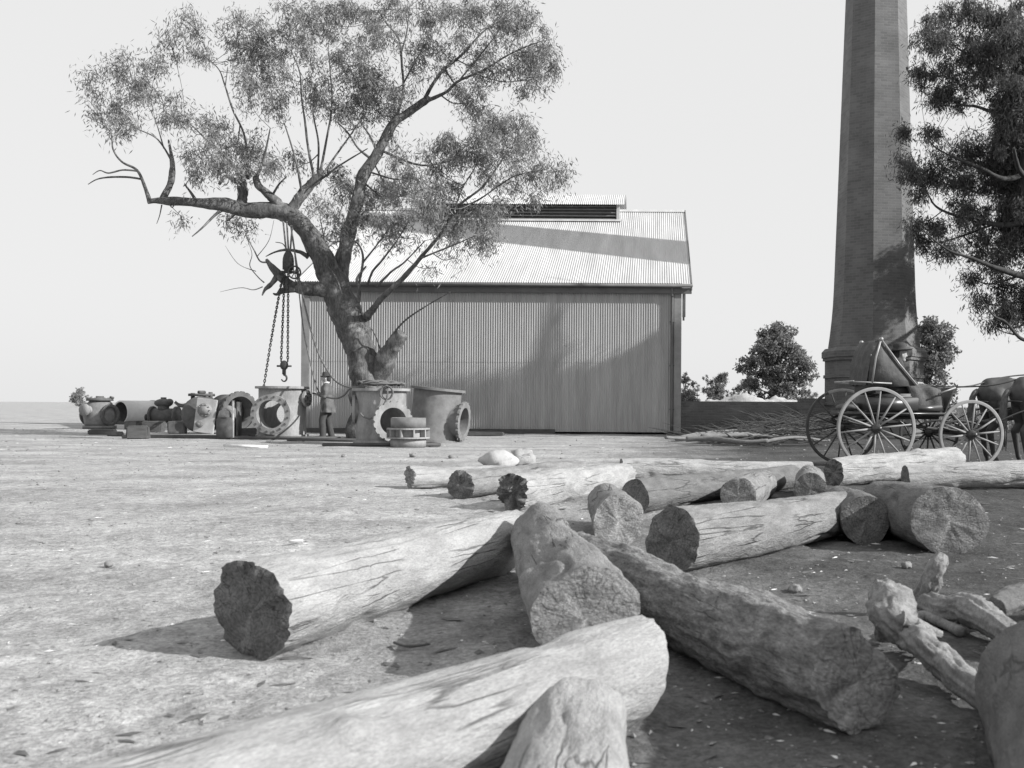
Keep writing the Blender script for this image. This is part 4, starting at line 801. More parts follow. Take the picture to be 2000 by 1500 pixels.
def tee(name, label, loc, Rb, Hh, brs, mt='cast', tilt=0.0, fl='cast', group='cast iron tee pipes standing on end', bolts=0, notch=.03):
    root = empty(name, label, 'pipe fitting', loc, 0, group); root.rotation_euler = (0, tilt, 0)
    adds = [solid_cyl((0, 0, .02), (0, 0, Hh - .05), Rb, 64)]; subs = [solid_cyl((0, 0, -.1), (0, 0, Hh + .1), Rb - .07, 64)]
    for (dx, dy, L, r, z, through) in brs:
        d = Vector((dx, dy, 0)).normalized(); c = Vector((0, 0, z))
        adds.append(solid_cyl(c, c + d * (L - .001), r, 64)); subs.append(solid_cyl(c + d * -.003, c + d * (L + .1), r - .065, 64))
        if through: subs.append(solid_cyl(c, c - d * (Rb + .3), r - .08, 64))
    boolean(adds, subs, 'barrel', M[mt], root)
    for (dx, dy, L, r, z, through) in brs:
        d = Vector((dx, dy, 0)).normalized(); f = flange(Vector((0, 0, z)) + d * (L - .055), d, r + .09, r - .062, .06, fl, root, 18 if r > .3 else 10, notch if r > .3 else 0, bolts if r > .3 else 8)
        # flared neck
        k = lathe([(r + .004, Rb * .82), (r + .004, L - .16), (r + .03, L - .09), (r + .06, L - .057)], 48, (0, 0, z), d); meshobj('neck', *k, M[mt], root)
    flange((0, 0, Hh - .055), (0, 0, 1), Rb + .09, Rb - .068, .06, fl, root, 26, 0)
    flange((0, 0, .0), (0, 0, 1), Rb + .07, Rb - .068, .06, fl, root, 26, 0)
    return root
f1 = P(552, 790, 26.0)
t1 = tee('pipe_tee', 'grey cast iron tee with a big round opening, under the chain hoist', (f1.x, f1.y, gz(f1.x, f1.y) + .04), .60, 1.33, [(-.01, -1, .80, .43, .60, True), (1, -.15, .72, .13, 1.02, False)], group=None, bolts=16, notch=0)
f2 = P(745, 790, 22.5)
t2 = tee('pipe_tee', 'cast iron tee with a notched opening and rope heaped on its top', (f2.x, f2.y, .03), .56, 1.24, [(.60, -.80, .72, .37, .50, False), (-.97, -.25, .63, .24, .76, False)], group=None)
f3 = P(846, 790, 24.0)
t3 = tee('pipe_tee', 'tilted cast iron tee with its opening turned right, behind the slotted collar', (f3.x, f3.y, .02), .58, 1.30, [(1, -.12, .74, .40, .55, False)], 'cast_mid', R(5.5), 'cast_mid', group=None)  # darker iron than its neighbours: shade on this tee put into the colour
c0 = P(798, 790, 21.0)
cl = empty('slotted_collar', 'squat round cast iron collar with a slotted middle ring, in front of the tees', 'pipe fitting', (c0.x, c0.y, 0.0))
meshobj('upper_drum', *lathe([(.30, .40), (.37, .40), (.37, .62), (.33, .63), (.33, .40)], 48), M['cast_mid'], cl)
meshobj('lower_drum', *lathe([(.30, 0), (.375, 0), (.375, .19), (.30, .19)], 48), M['cast'], cl)
rg = MB(); rg.add(*lathe([(.30, .372), (.455, .372), (.455, .405), (.30, .405)], 48)); rg.add(*lathe([(.30, .18), (.455, .18), (.455, .21), (.30, .21)], 48)); rg.add(*lathe([(.33, .2), (.33, .38)], 48))
build(rg, 'ring', M['cast'], cl, False)
for k in range(10):
    a = k * 2 * math.pi / 10 + .2; V, Fc = box((.40 * math.cos(a), .40 * math.sin(a), .291), (.11, .03, .158), rz=a); meshobj('rib', V, Fc, M['cast'], cl, False)
# skids
for i, (px, py, L, a, lb_) in enumerate([(560, 858, 2.6, .05, 'dark timber skid under the tee below the hoist'), (740, 872, 2.5, .12, 'dark timber skid under the rope covered tee'), (650, 862, 2.4, -.04, 'dark timber skid on the ground at the feet of the man')]):
    p = G(px, py); o = meshobj('timber_skid', *box((0, 0, 0), (L, .22, .07), bev=.012), M['beam'], loc=(p.x, p.y + .25, .03)); o.rotation_euler = (0, 0, a); top(o, lb_, 'timber', 'timber skids on the ground')

# left machinery
def knobs(mb, c, ax, r, n, s):
    q = Vector(ax).normalized().to_track_quat('Z', 'Y')
    for k in range(n): a = 2 * math.pi * k / n; p = Vector(c) + q @ Vector((r * math.cos(a), r * math.sin(a), 0)); d = q @ Vector((0, 0, s)); mb.add(*cyl(p - d, p + d, s * .6, 8))
def valve(name, label, px, d, wd, scale=1.0, rot=0.0, mt='cast_mid'):
    p = P(px, 790, d); root = empty(name, label, 'valve', (p.x, p.y, 0), rot, 'heavy cast iron valves')
    b = MB(); b.add(*lathe([(.0, .08), (.42, .08), (.46, .2), (.49, .42), (.46, .66), (.36, .85), (.30, .92), (.0, .92)], 28)); b.add(*lathe([(.40, 0), (.50, 0), (.50, .10), (.40, .10)], 28)); b.V = [tuple(x * scale for x in v) for v in b.V]; build(b, 'body', M[mt], root)
    t = MB(); t.add(*lathe([(0.001, .92), (.40, .92), (.40, 1.0), (.12, 1.02), (.12, 1.08), (0.001, 1.08)], 28)); knobs(t, (0, 0, .99), (0, 0, 1), .33, 10, .04); t.add(*cyl((.34, 0, 1.05), (.46, 0, 1.02), .035, 10)); t.V = [tuple(x * scale for x in v) for v in t.V]; build(t, 'cover', M['cast_dark'], root)
    for s in (1, -1):
        f = MB(); f.add(*lathe([(.27, .34), (.27, .43), (.36, .43), (.36, .49), (.25, .49), (.25, .38), (.001, .38)], 28, (0, 0, .45), (s, -.35 * s, 0))); f.V = [tuple(x * scale for x in v) for v in f.V]; build(f, 'side_flange', M['cast_dark'], root)
    f = MB(); f.add(*lathe([(.14, .45), (.14, .60), (.2, .60), (.2, .66), (0.001, .66)], 20, (0, 0, .62), (-.25, -1, 0))); f.V = [tuple(x * scale for x in v) for v in f.V]; build(f, 'boss', M['cast'], root)
    return root
valve('valve', 'bulbous cast iron valve with a bolted cover, leftmost of the machinery', 195, 34.0, 1, 1.05)
p = P(322, 790, 37)
v2 = empty('valve', 'lumpy dark valve lying on its barrel behind the scrap timbers', 'valve', (p.x, p.y, 0), 0, 'heavy cast iron valves')
q = MB(); q.add(*cyl((-.5, 0, .42), (.5, 0, .42), .28, 24)); q.add(*lathe([(.29, 0), (.36, 0), (.36, .08), (.29, .08)], 24, (.42, 0, .42), (1, 0, 0))); q.add(*lathe([(.29, 0), (.36, 0), (.36, .08), (.29, .08)], 24, (-.5, 0, .42), (1, 0, 0))); build(q, 'barrel', M['cast_dark'], v2)
q = MB(); q.add(*cyl((-.05, 0, .6), (-.05, 0, .82), .2, 20)); q.add(*ell((-.05, 0, .9), (.34, .26, .17), 16, 8)); q.add(*cyl((-.05, 0, 1.0), (-.05, 0, 1.12), .1, 12)); q.add(*ell((.2, -.05, .95), (.14, .14, .12), 12, 8)); build(q, 'bonnet', M['cast_dark'], v2)
q = MB(); q.add(*cyl((-.5, 0, .36), (-.68, 0, .36), .07, 12)); q.add(*cyl((-.68, 0, .36), (-.72, 0, .36), .13, 14)); build(q, 'handle', M['cast_dark'], v2)
q = MB(); q.add(*box((-.3, 0, .08), (.16, .5, .18))); q.add(*box((.3, 0, .08), (.16, .5, .18))); build(q, 'foot', M['cast_dark'], v2, False)
p = P(274, 790, 43.5)
pp = empty('culvert_pipe', 'big pale pipe section lying on its side between the two left valves', 'pipe', (p.x, p.y, 0), 0)
Vv, Ff = lathe([(.47, 0), (.53, 0), (.53, 1.8), (.001, 1.8), (.001, 1.72), (.47, 1.72), (.47, 0)], 40, (-.48, -.75, .47), (.5, 1, 0)); meshobj('pipe_wall', Vv, Ff, M['concrete'], pp)  # far end closed to keep light out of the bore
meshobj('bore_shade', *lathe([(.466, .04), (.466, 1.70), (.001, 1.70)], 40, (-.48, -.75, .47), (.5, 1, 0)), M['cast_dark'], pp)  # dark sleeve added to stand for the shade inside the pipe
meshobj('end_collar', *lathe([(.531, 0), (.56, 0), (.56, .12), (.531, .12)], 40, (.20, .61, .47), (.5, 1, 0)), M['concrete'], pp)
# casting with a square face plate
p = P(388, 790, 29.3)
m3 = empty('pump_casing', 'round dark pump casing with a square pale face plate and hub', 'casting', (p.x, p.y, 0), 0)
q = MB(); q.add(*lathe([(.001, -.3), (.5, -.3), (.56, -.2), (.56, .3), (.5, .36), (.001, .36)], 32, (-.02, .35, .56), (.25, -1, 0))); build(q, 'drum', M['cast_dark'], m3)
q = MB(); q.add(*box((-.05, .3, 1.16), (.6, .5, .08), bev=.01)); q.add(*box((-.05, .3, 1.24), (.14, .3, .1), bev=.02)); q.add(*cyl((-.32, .3, 1.0), (-.32, .3, 1.22), .06, 10)); q.add(*cyl((.22, .3, 1.0), (.22, .3, 1.25), .06, 10)); build(q, 'top_flange', M['cast_dark'], m3)
V_, F_ = box((0, 0, 0), (.60, .07, 1.03), bev=.012); rm = Matrix.Rotation(R(7), 4, 'Y'); meshobj('face_plate', [rm @ v + Vector((.31, -.22, .53)) for v in V_], F_, M['cast_pale'], m3, False)
q = MB(); q.add(*lathe([(.001, -.02), (.21, -.02), (.21, .05), (.12, .06), (.12, .12), (.001, .12)], 28, (.31, -.25, .70), (0, -1, 0))); knobs(q, (.31, -.31, .70), (0, -1, 0), .17, 10, .03); build(q, 'hub', M['cast'], m3)
q = MB(); q.add(*ell((.15, -.28, .28), (.12, .06, .1), 12, 8)); q.add(*cyl((.15, -.28, .28), (.15, -.38, .28), .05, 10)); build(q, 'boss', M['cast_mid'], m3)
p = P(452, 790, 29.6)
m4 = empty('flanged_pipe', 'dark flanged pipe ring standing on edge to the right of the pump casing', 'pipe', (p.x, p.y, 0), 0)
meshobj('barrel', *lathe([(.50, 0), (.56, 0), (.56, .7), (.50, .7), (.50, 0)], 44, (-.36, .3, .62), (1, -.55, 0)), M['cast_dark'], m4)
fl = flange(Vector((-.36, .3, .62)) + Vector((1, -.55, 0)).normalized() * .7, (1, -.55, 0), .66, .5, .07, 'cast_dark', m4, 20, .03)
meshobj('end_disc', *lathe([(.001, .25), (.5, .25), (.5, .29), (.001, .29)], 44, (-.36, .3, .62), (1, -.55, 0)), M['cast_mid'], m4)
p = P(449, 790, 25.4)
m5 = empty('gear_case', 'dark upright gear case with a pale rod, in front of the pipe ring', 'casting', (p.x, p.y, 0), .15)
q = MB(); q.add(*box((-.08, 0, .27), (.42, .4, .55), bev=.03)); build(q, 'case', M['cast_dark'], m5); q = MB(); q.add(*lathe([(.001, .54), (.2, .54), (.16, .7), (.05, .78), (.001, .78)], 20, (-.1, 0, 0))); build(q, 'cap', M['cast'], m5)
q = MB(); q.add(*cyl((.12, -.15, .02), (.12, -.15, .98), .03, 10)); build(q, 'rod', M['cast_pale'], m5); q = MB(); q.add(*box((.2, .1, .5), (.05, .4, .9), bev=.01)); build(q, 'side_plate', M['cast_dark'], m5)
# tie chain between valve and pump casing
def chain(p0, p1, sag, link=.085, r=.012, n=6):
    p0, p1 = Vector(p0), Vector(p1); L = (p1 - p0).length; N = max(3, int(L / (link * .78))); V = []; Fc = []; mb = MB()
    for i in range(N):
        t = (i + .5) / N; c = p0.lerp(p1, t) + Vector((0, 0, -4 * sag * t * (1 - t))); t2 = t + .01; c2 = p0.lerp(p1, t2) + Vector((0, 0, -4 * sag * t2 * (1 - t2)))
        q = (c2 - c).normalized().to_track_quat('Z', 'Y'); pts = []
        for k in range(12):
            a = 2 * math.pi * k / 12; u = link * .30 * math.cos(a); z = link * .58 * math.sin(a)
            v = Vector((u, 0, z)) if i % 2 else Vector((0, u, z)); pts.append(c + q @ v)
        pts.append(pts[0]); mb.add(*tube(pts, [r] * len(pts), n, False))
    return mb
def wchain(p0, p1, sag, **k): return chain(p0, p1, sag, **k)
base = P(345, 787, 33); base.z = 0
mbc = wchain(P(343, 786, 36) - base, P(372, 785, 29.6) - base, .12, link=.16, r=.02); o = build(mbc, 'tie_chain', M['chain'], loc=base); top(o, 'slack chain strung from the lumpy valve to the pump casing', 'chain')
# loose timbers and lumps
for i, (px, py, L, Wd_, Hh, a, lb_) in enumerate([(365, 855, 3.4, .25, .09, -.05, 'long pale edged plank lying before the pump casing'), (270, 856, .5, .4, .34, .3, 'dark square timber block, left end of the plank'), (262, 838, .5, .4, .3, -.2, 'dark block behind the square timber block'),
        (300, 843, .6, .35, .35, .1, 'dark casting block beside the lumpy valve'), (345, 846, .5, .3, .38, .3, 'dark box between the lumpy valve and pump casing'), (200, 848, .7, .3, .16, .1, 'flat dark scrap piece before the leftmost valve'), (225, 850, .4, .25, .13, -.3, 'small dark scrap lump before the leftmost valve'),
        (485, 852, .5, .3, .25, .4, 'dark scrap piece between the pipe ring and the tee'), (245, 828, 2.2, .5, .12, 0, 'dark timber base by the leftmost valve'), (925, 850, 1.8, .4, .12, .05, 'dark timber lying at the foot of the shed wall')]):
    p = G(px, py); V_, F_ = box((0, 0, Hh / 2 - .02), (L, Wd_, Hh), bev=min(.03, Hh * .2)); V_ = [v + Vector((mn.noise(v * 5 + Vector((i, 0, 0))), mn.noise(v * 5 + Vector((0, i, 9))), mn.noise(v * 6))) * Hh * .12 for v in V_]
    o = meshobj('timber_block' if L < 1 else 'timber_plank', V_, F_, M['beam' if L > 1 or i % 2 else 'cast_dark'], loc=(p.x, p.y, 0), smooth=False); o.rotation_euler = (0, 0, a); top(o, lb_, 'timber', 'scrap timbers and blocks')

# ------------------------------------------------------------------ chain hoist and ropes
HD = 25.7
hb = P(563, 515, HD); ho = empty('chain_hoist', 'chain hoist with a spoked hand wheel hanging from the tree limb', 'hoist', hb)
q = MB(); q.add(*ell((0, 0, .05), (.15, .11, .30), 14, 10)); q.add(*box((0, 0, -.05), (.26, .2, .3), bev=.04)); q.add(*box((0, 0, -.22), (.40, .1, .06), bev=.01)); build(q, 'block', M['chain'], ho)
q = MB(); c_ = P(575, 532, HD - .15) - hb; wr = .16
pts = [c_ + Vector((wr * math.cos(a), 0, wr * math.sin(a))) for a in np.linspace(0, 2 * math.pi, 33)]; q.add(*tube(pts, [.022] * 33, 8, False))
for k in range(4): a = k * math.pi / 4 + .3; dv = Vector((wr * math.cos(a), 0, wr * math.sin(a))); q.add(*tube([c_ - dv, c_ + dv], [.013, .013], 6))
q.add(*cyl(c_ + Vector((0, .18, 0)), c_ + Vector((0, -.04, 0)), .03, 10)); build(q, 'hand_wheel', M['chain'], ho)
tp = P(556, 425, HD - .1) - hb
q = MB()
for (a, b) in (((553, 432), (560, 500)), ((560, 432), (564, 500)), ((571, 440), (566, 500))): q.add(*tube([P(*a, HD) - hb, P(*b, HD) - hb], [.025, .025], 6))
build(q, 'sling', M['rope'], ho)
for nm, a, b, s in (('load_chain', (556, 535, HD), (549, 706, HD), .0), ('load_chain', (563, 535, HD), (562, 706, HD), .0)):
    build(wchain(P(*a) - hb, P(*b) - hb, s), nm, M['chain'], ho)
build(wchain(P(552, 540, HD) - hb, P(515, 757, HD - .1) - hb, -.10, link=.08), 'hand_chain', M['chain'], ho)
hk = P(555, 712, HD) - hb
q = MB(); q.add(*ell((hk.x, hk.y, hk.z - .02), (.11, .08, .13), 14, 10)); q.add(*cyl(hk + Vector((-.19, 0, -.04)), hk + Vector((.19, 0, -.04)), .025, 8)); q.add(*cyl(hk + Vector((0, 0, -.1)), hk + Vector((0, 0, -.26)), .05, 10)); build(q, 'lower_block', M['chain'], ho)
q = MB(); pts = [hk + Vector((0, 0, -.24))] + [hk + Vector((.07 * math.sin(a), 0, -.36 + .085 * math.cos(a))) for a in np.linspace(0, 4.4, 14)]; q.add(*tube(pts, list(np.linspace(.03, .016, len(pts))), 8)); build(q, 'hook', M['chain'], ho)
def rope(label, ctrl, r=.022, name='rope', group='hoisting ropes'):
    base = Vector(ctrl[0]); V, Fc = stube([(Vector(c) - base, r) for c in ctrl], 7, 10, True, .08, 20); o = meshobj(name, V, Fc, M['rope'], loc=base); return top(o, label, 'rope', group)
rope('rope falling from the hoist wheel down to the hands of the standing man', [P(576, 500, HD), P(583, 560, HD), P(592, 640, HD), P(604, 700, HD), P(615, 745, HD), P(624, 768, 25.8)], .018)
rope('rope sweeping from the limb past the hat to the top of the tee', [P(568, 440, HD), P(580, 520, HD), P(596, 600, HD), P(618, 680, 25.4), P(645, 732, 24.8), P(668, 752, 24), P(700, 760, 23.0)], .024)
rope('slack rope sagging from the man to the coil on the tee', [P(626, 768, 25.75), P(640, 776, 25.5), P(657, 778, 25), P(672, 772, 24.2), P(686, 758, 23), P(715, 757, 22.6)], .024)
random.seed(2); tz = 1.27 + .02
co_ = empty('rope_coil', 'untidy heap of rope coiled on top of the tee before the trunk', 'rope', (f2.x, f2.y, tz))
pts = []
for k in range(130):
    a = k * .42; r = .38 + .16 * math.sin(k * .37) + random.uniform(-.06, .06); pts.append(Vector((r * math.cos(a), r * math.sin(a), .05 + .03 * (k % 30) / 30 + random.uniform(0, .09))))
meshobj('coil', *stube([(p, .021) for p in pts], 6, 3), M['rope'], co_)
pts = [Vector((.30 + .12 * math.cos(a) * (1 + .1 * k_), -.64, -.12 + .15 * math.sin(a))) for k_ in range(3) for a in np.linspace(0, 6.0, 12)]
meshobj('hanging_loop', *stube([(p + Vector((0, -.01 * i / 12, 0)), .018) for i, p in enumerate(pts)], 6, 3), M['rope'], co_)
meshobj('loose_end', *stube([(Vector(c), .02) for c in ((.25, -.5, .06), (.32, -.66, -.05), (.30, -.68, -.28), (.12, -.66, -.55), (-.05, -.66, -.70), (-.22, -.64, -.66), (-.3, -.62, -.58))], 7, 8), M['rope'], co_)

# ------------------------------------------------------------------ people
def hand_caps(wr, d, up, side):
    wr, d, up = Vector(wr), Vector(d).normalized(), Vector(up).normalized(); s = d.cross(up).normalized() * side
    caps = [(wr, .026, wr + d * .05 + s * .015, .026), (wr, .026, wr + d * .05 - s * .015, .024), (wr + d * .05 + s * .018, .022, wr + d * .08 + s * .025, .017), (wr + d * .05 - s * .018, .022, wr + d * .075 - s * .025, .016)]
    for i, (o, L) in enumerate(((.030, .066), (.011, .076), (-.009, .070), (-.028, .055))):
        a = wr + d * .08 + s * o; b = a + (d * .8 - up * .45).normalized() * L * .5; c = b + (d * .2 - up * .9).normalized() * L * .5; caps += [(a, .011, b, .010), (b, .010, c, .008)]
    t0 = wr + d * .02 + s * .03; t1 = t0 + (d * .6 + s * .7).normalized() * .035; t2 = t1 + (d * .9 - up * .4).normalized() * .03; caps += [(t0, .014, t1, .012), (t1, .012, t2, .009)]
    return caps
def head_caps(c, f=(1, 0, 0)):          # c: head centre; f: facing direction
    c = Vector(c); f = Vector(f).normalized(); l = Vector((0, 0, 1)).cross(f).normalized(); u = f.cross(l)
    w_ = lambda a, b, z: c + f * a + l * b + u * z
    return [(w_(0, 0, .03), .092, w_(-.015, 0, .05), .095), (w_(.015, 0, -.01), .082, w_(.02, 0, .03), .085), (w_(.03, .0, -.06), .055, w_(.055, 0, -.085), .036), (w_(.085, 0, .01), .016, w_(.108, 0, -.025), .017), (w_(.06, .03, -.01), .03, w_(.06, -.03, -.01), .03),
            (w_(-.005, .09, 0), .016, w_(-.005, .092, -.03), .012), (w_(-.005, -.09, 0), .016, w_(-.005, -.092, -.03), .012)], w_
def face_bits(w_, root, beard=False):
    e = MB()
    for s in (.033, -.033): e.add(*ell(w_(.083, s, .018), (.012, .012, .009), 10, 6))
    build(e, 'eyes', M['eye'], root); e = MB(); e.add(*capsule(w_(.088, .02, -.055), .006, w_(.088, -.02, -.055), .006, 8)); build(e, 'mouth', M['hair'], root)
def hat(c, root, mt='felt', brim=.155, hgt=.13, tilt=(0, 0, 1), r=.10):
    meshobj('hat', *lathe([(.001, hgt), (r * .55, hgt), (r * .88, hgt * .9), (r * .98, hgt * .5), (r * 1.02, .012), (brim * .9, 0), (brim, .012), (brim, .004), (brim * .9, -.010), (r, -.008), (r * .97, .03), (.001, .05)], 32, c, tilt), M[mt], root)
# standing man (local +X is where he faces)
pm = G(638, 856)
man = empty('person', 'man in hat, grey coat and dark trousers standing between two cast iron tees', 'person', (pm.x, pm.y, gz(pm.x, pm.y)), math.pi + R(8))
hc, hw = head_caps((.035, 0, 1.60)); 
torso = [((0, 0, .93), .135, (0, 0, 1.12), .125), ((0, .065, 1.2), .112, (0, .075, 1.33), .112), ((0, -.065, 1.2), .112, (0, -.075, 1.33), .112), ((-.01, .15, 1.40), .06, (-.01, -.15, 1.40), .06), ((-.005, 0, 1.40), .060, (.02, 0, 1.55), .052)]
def limbs_(s): f = .10 if s > 0 else -.08; return [((0, .09 * s, .92), .10, (.035 + f * .6, .11 * s, .50), .062), ((.035 + f * .6, .11 * s, .50), .062, (-.03 + f, .12 * s, .09), .042)]
def arm_(s): return [((-.01, .19 * s, 1.38), .055, (-.03 + .04 * (s > 0), .25 * s, 1.12), .043), ((-.03 + .04 * (s > 0), .25 * s, 1.12), .043, (.22, .14 * s, 1.18 + .03 * s), .030)]
body = hc + torso
for s in (1, -1): f = .10 if s > 0 else -.08; body += limbs_(s) + arm_(s) + hand_caps((.23, .135 * s, 1.185 + .03 * s), (1, -.25 * s, .25), (0, 0, 1), s) + [((-.05 + f, .12 * s, .06), .045, (.14 + f, .14 * s, .04), .035)]
blob(body, 'body', M['skin'], man, .0095, 3); face_bits(hw, man)
def hem(o, z, keep_up=True, fold=0.0):
    bm = bmesh.new(); bm.from_mesh(o.data); g_ = bm.verts[:] + bm.edges[:] + bm.faces[:]
    r_ = bmesh.ops.bisect_plane(bm, geom=g_, plane_co=(0, 0, z), plane_no=(0, 0, 1), clear_inner=keep_up, clear_outer=not keep_up)
    ed = [e for e in r_['geom_cut'] if isinstance(e, bmesh.types.BMEdge)]; bmesh.ops.holes_fill(bm, edges=ed, sides=0)
    if fold:
        for v in bm.verts:
            k = max(0, min(1, (1.12 - v.co.z) / .35)); a = math.atan2(v.co.y, v.co.x); d = Vector((v.co.x, v.co.y, 0)); v.co += d * (k * fold * math.sin(a * 7 + 2 * v.co.z))
            v.co += d * (.10 * mn.noise(v.co * 9))
    bm.to_mesh(o.data); bm.free(); return o
coat = [(a, r + .026, b, q + .026) for a, r, b, q in torso[:4]] + [((.0, .06, 1.12), .135, (-.03, .10, .55), .17), ((.0, -.06, 1.12), .135, (-.03, -.10, .55), .17), ((-.05, 0, 1.0), .13, (-.10, 0, .55), .16)]
for s in (1, -1): a = arm_(s); coat += [(a[0][0], a[0][1] + .018, a[0][2], a[0][3] + .020), (a[1][0], a[1][1] + .020, Vector(a[1][0]).lerp(Vector(a[1][2]), .90), .044)]
hem(blob(coat, 'coat', M['cloth'], man, .012, 2), .70, True, .07)
tr = []
for s in (1, -1): l_ = limbs_(s); tr += [(l_[0][0], l_[0][1] + .02, l_[0][2], .088), (l_[1][0], .088, Vector(l_[1][2]) + Vector((0, 0, -.05)), .082)]
hem(blob(tr, 'trousers', M['cloth_dark'], man, .012, 2), .055)
for s in (1, -1): f = .10 if s > 0 else -.08; blob([((-.06 + f, .12 * s, .06), .052, (.02 + f, .125 * s, .055), .055), ((.02 + f, .125 * s, .045), .05, (.17 + f, .145 * s, .038), .04)], 'boot', M['leather'], man, .012, 2)
meshobj('collar', *lathe([(.062, 0), (.074, .045), (.066, .06), (.058, 0)], 24, (.010, 0, 1.445), (.12, 0, 1)), M['linen'], man)
meshobj('shirt_front', *ell((.098, 0, 1.36), (.045, .05, .09), 14, 10), M['linen'], man)
blob([((-.025, 0, 1.635), .088, (-.038, 0, 1.575), .066), ((.088, .0, 1.555), .020, (.075, 0, 1.505), .026)], 'hair', M['hair'], man, .012, 2)
hat((.022, 0, 1.655), man, 'felt', .155, .125, (.06, 0, 1), .102)
gd = MB(); gd.add(*cyl((.33, -.13, 1.2), (.33, .13, 1.2), .022, 10)); o = build(gd, 'chain_grip', M['chain'], loc=man.location); o.rotation_euler = man.rotation_euler; top(o, 'short dark bar held in both hands of the standing man', 'tool')

# ------------------------------------------------------------------ buggy
YAW = math.atan2(.17, .985); ra = Vector((3.11, 14.89, 0))
bug = empty('horse_buggy', 'dark four wheeled buggy with tall pale spoked wheels and a half folded hood', 'buggy', ra, YAW)
def wheel(x, y, r, nsp, mt, dish):
    q = MB(); pts = []
    prof = [(r - .045, -.018), (r - .012, -.02), (r, -.017), (r, .017), (r - .012, .02), (r - .045, .018), (r - .045, -.018)]
    o = meshobj('wheel', *lathe(prof, 56, (x, y, r), (0, 1, 0)), M[mt], bug)
    hb_ = lathe([(.001, -.14), (.03, -.14), (.035, -.09), (.055, -.06), (.075, -.03), (.075, .03), (.055, .06), (.04, .12), (.001, .12)], 20, (x, y, r), (0, 1, 0)); meshobj('hub', *hb_, M['wheel_dark'] if mt == 'wheel_dark' else M['coach'], o)
    for k in range(nsp):
        a = 2 * math.pi * k / nsp + .11; c = Vector((x, y, r)); d = Vector((math.cos(a), 0, math.sin(a)))
        V_, F_ = tube([c + d * .065 + Vector((0, dish * .02, 0)), c + d * r * .45, c + d * (r - .044)], [.017, .015, .011], 8); meshobj('spoke', V_, F_, M[mt], o)
for y, mt_ in ((-.70, 'wheel'), (.70, 'wheel_dark')):  # far wheels take a darker copy, their shade put into the colour
    wheel(0, y, .605, 14, mt_, 1); wheel(1.49, y, .515, 14, mt_, 1)
q = MB()
for x, r in ((0, .605), (1.49, .515)): q.add(*cyl((x, -.66, r), (x, .66, r), .022, 10)); q.add(*box((x, 0, r + .02), (.05, 1.1, .06), bev=.01))
build(q, 'axle', M['coach'], bug)
q = MB()
for x, r in ((0, .605), (1.49, .515)):
    for s in (1, -1):
        pts = [Vector((x + u * .34, 0, r + .1 + s * .075 * (1 - u * u))) for u in np.linspace(-1, 1, 15)]
        for yy in (-.35, .35): q.add(*tube([p + Vector((0, yy, .02)) for p in pts], [.02] * 15, 6))
q.add(*tube([(0, 0, .62), (.7, 0, .66), (1.49, 0, .55)], [.025] * 3, 8))
for yy in (-.3, .3): q.add(*stube([((.15, yy, .78), .014), ((.55, yy, .70), .014), ((.72, yy, .46), .014), ((.84, yy, .42), .014)], 6, 5))
build(q, 'spring', M['coach'], bug)
q = MB(); q.add(*box((.55, 0, .82), (1.75, .78, .07), bev=.02)); q.add(*box((.52, 0, .755), (1.55, .12, .05), bev=.01)); build(q, 'floor', M['coach'], bug)
q = MB(); 
for yy in (-.40, .40): q.add(*box((.37, yy, .96), (.84, .025, .20), bev=.008)); q.add(*box((.9, yy, .90), (.55, .02, .09), bev=.006))
q.add(*box((-.05, 0, .98), (.03, .8, .24), bev=.01)); q.add(*box((.40, 0, 1.0), (.7, .76, .06), bev=.01)); build(q, 'seat_box', M['coach'], bug)
q = MB(); q.add(*box((.44, 0, 1.07), (.58, .74, .10), bev=.035)); build(q, 'seat', M['leather'], bug)
q = MB(); q.add(*box((.10, 0, 1.24), (.09, .70, .30), bev=.035)); build(q, 'backrest', M['leather'], bug)
# dashboard, leaning forward
V_ = [Vector(p) for p in ((1.22, -.4, .85), (1.22, .4, .85), (1.36, .4, 1.20), (1.36, -.4, 1.20))]; V2 = [v + Vector((.02, 0, -.005)) for v in V_]
meshobj('dashboard', V_ + V2, [(3, 2, 1, 0), (4, 5, 6, 7), (0, 1, 5, 4), (1, 2, 6, 5), (2, 3, 7, 6), (3, 0, 4, 7)], M['leather'], bug, False)
q = MB(); q.add(*tube([(1.10, -.41, 1.12), (1.375, -.41, 1.215), (1.375, .41, 1.215), (1.10, .41, 1.12)], [.014] * 4, 8)); build(q, 'dash_rail', M['steel'], bug)
# hood
A, Bp, Cp, Dp = (.08, 1.93), (.62, 1.22), (-.13, 1.24), (-.20, 1.72)
def hoodside(y):
    V_ = []; Fc_ = []; n = 8
    ring = [(.17, 1.93), (.21, 1.84), (.74, 1.24), (.35, 1.22), (-.02, 1.24), (.02, 1.66)]
    for (x, z) in ring: V_.append((x, y + .012, z))
    V_.append((.22, y + .03 * (1 if y > 0 else -1), 1.5)); V_ += [(v[0], v[1] - .02, v[2]) for v in V_]
    k = 7; c = 6
    for i in range(6): j = (i + 1) % 6; Fc_ += [(i, j, c), (j + k, i + k, c + k), (i, i + k, j + k, j)]
    return V_, Fc_
q = MB(); q.add(*hoodside(-.42)); q.add(*hoodside(.30))
gridV = []; prof = [(.20, 1.925), (.11, 1.91), (.05, 1.82), (.01, 1.68), (-.02, 1.5), (-.04, 1.25)]
for (x, z) in prof:
    for k in range(13): y = -.42 + .72 * k / 12; gridV.append((x + .015 * math.sin(k * 1.9 + z * 9), y, z - .02 * abs(y) + .008 * math.sin(k * 2.3)))
q.add(gridV, [(i * 13 + k, i * 13 + k + 1, (i + 1) * 13 + k + 1, (i + 1) * 13 + k) for i in range(5) for k in range(12)])
build(q, 'hood', M['canvas'], bug)
q = MB()
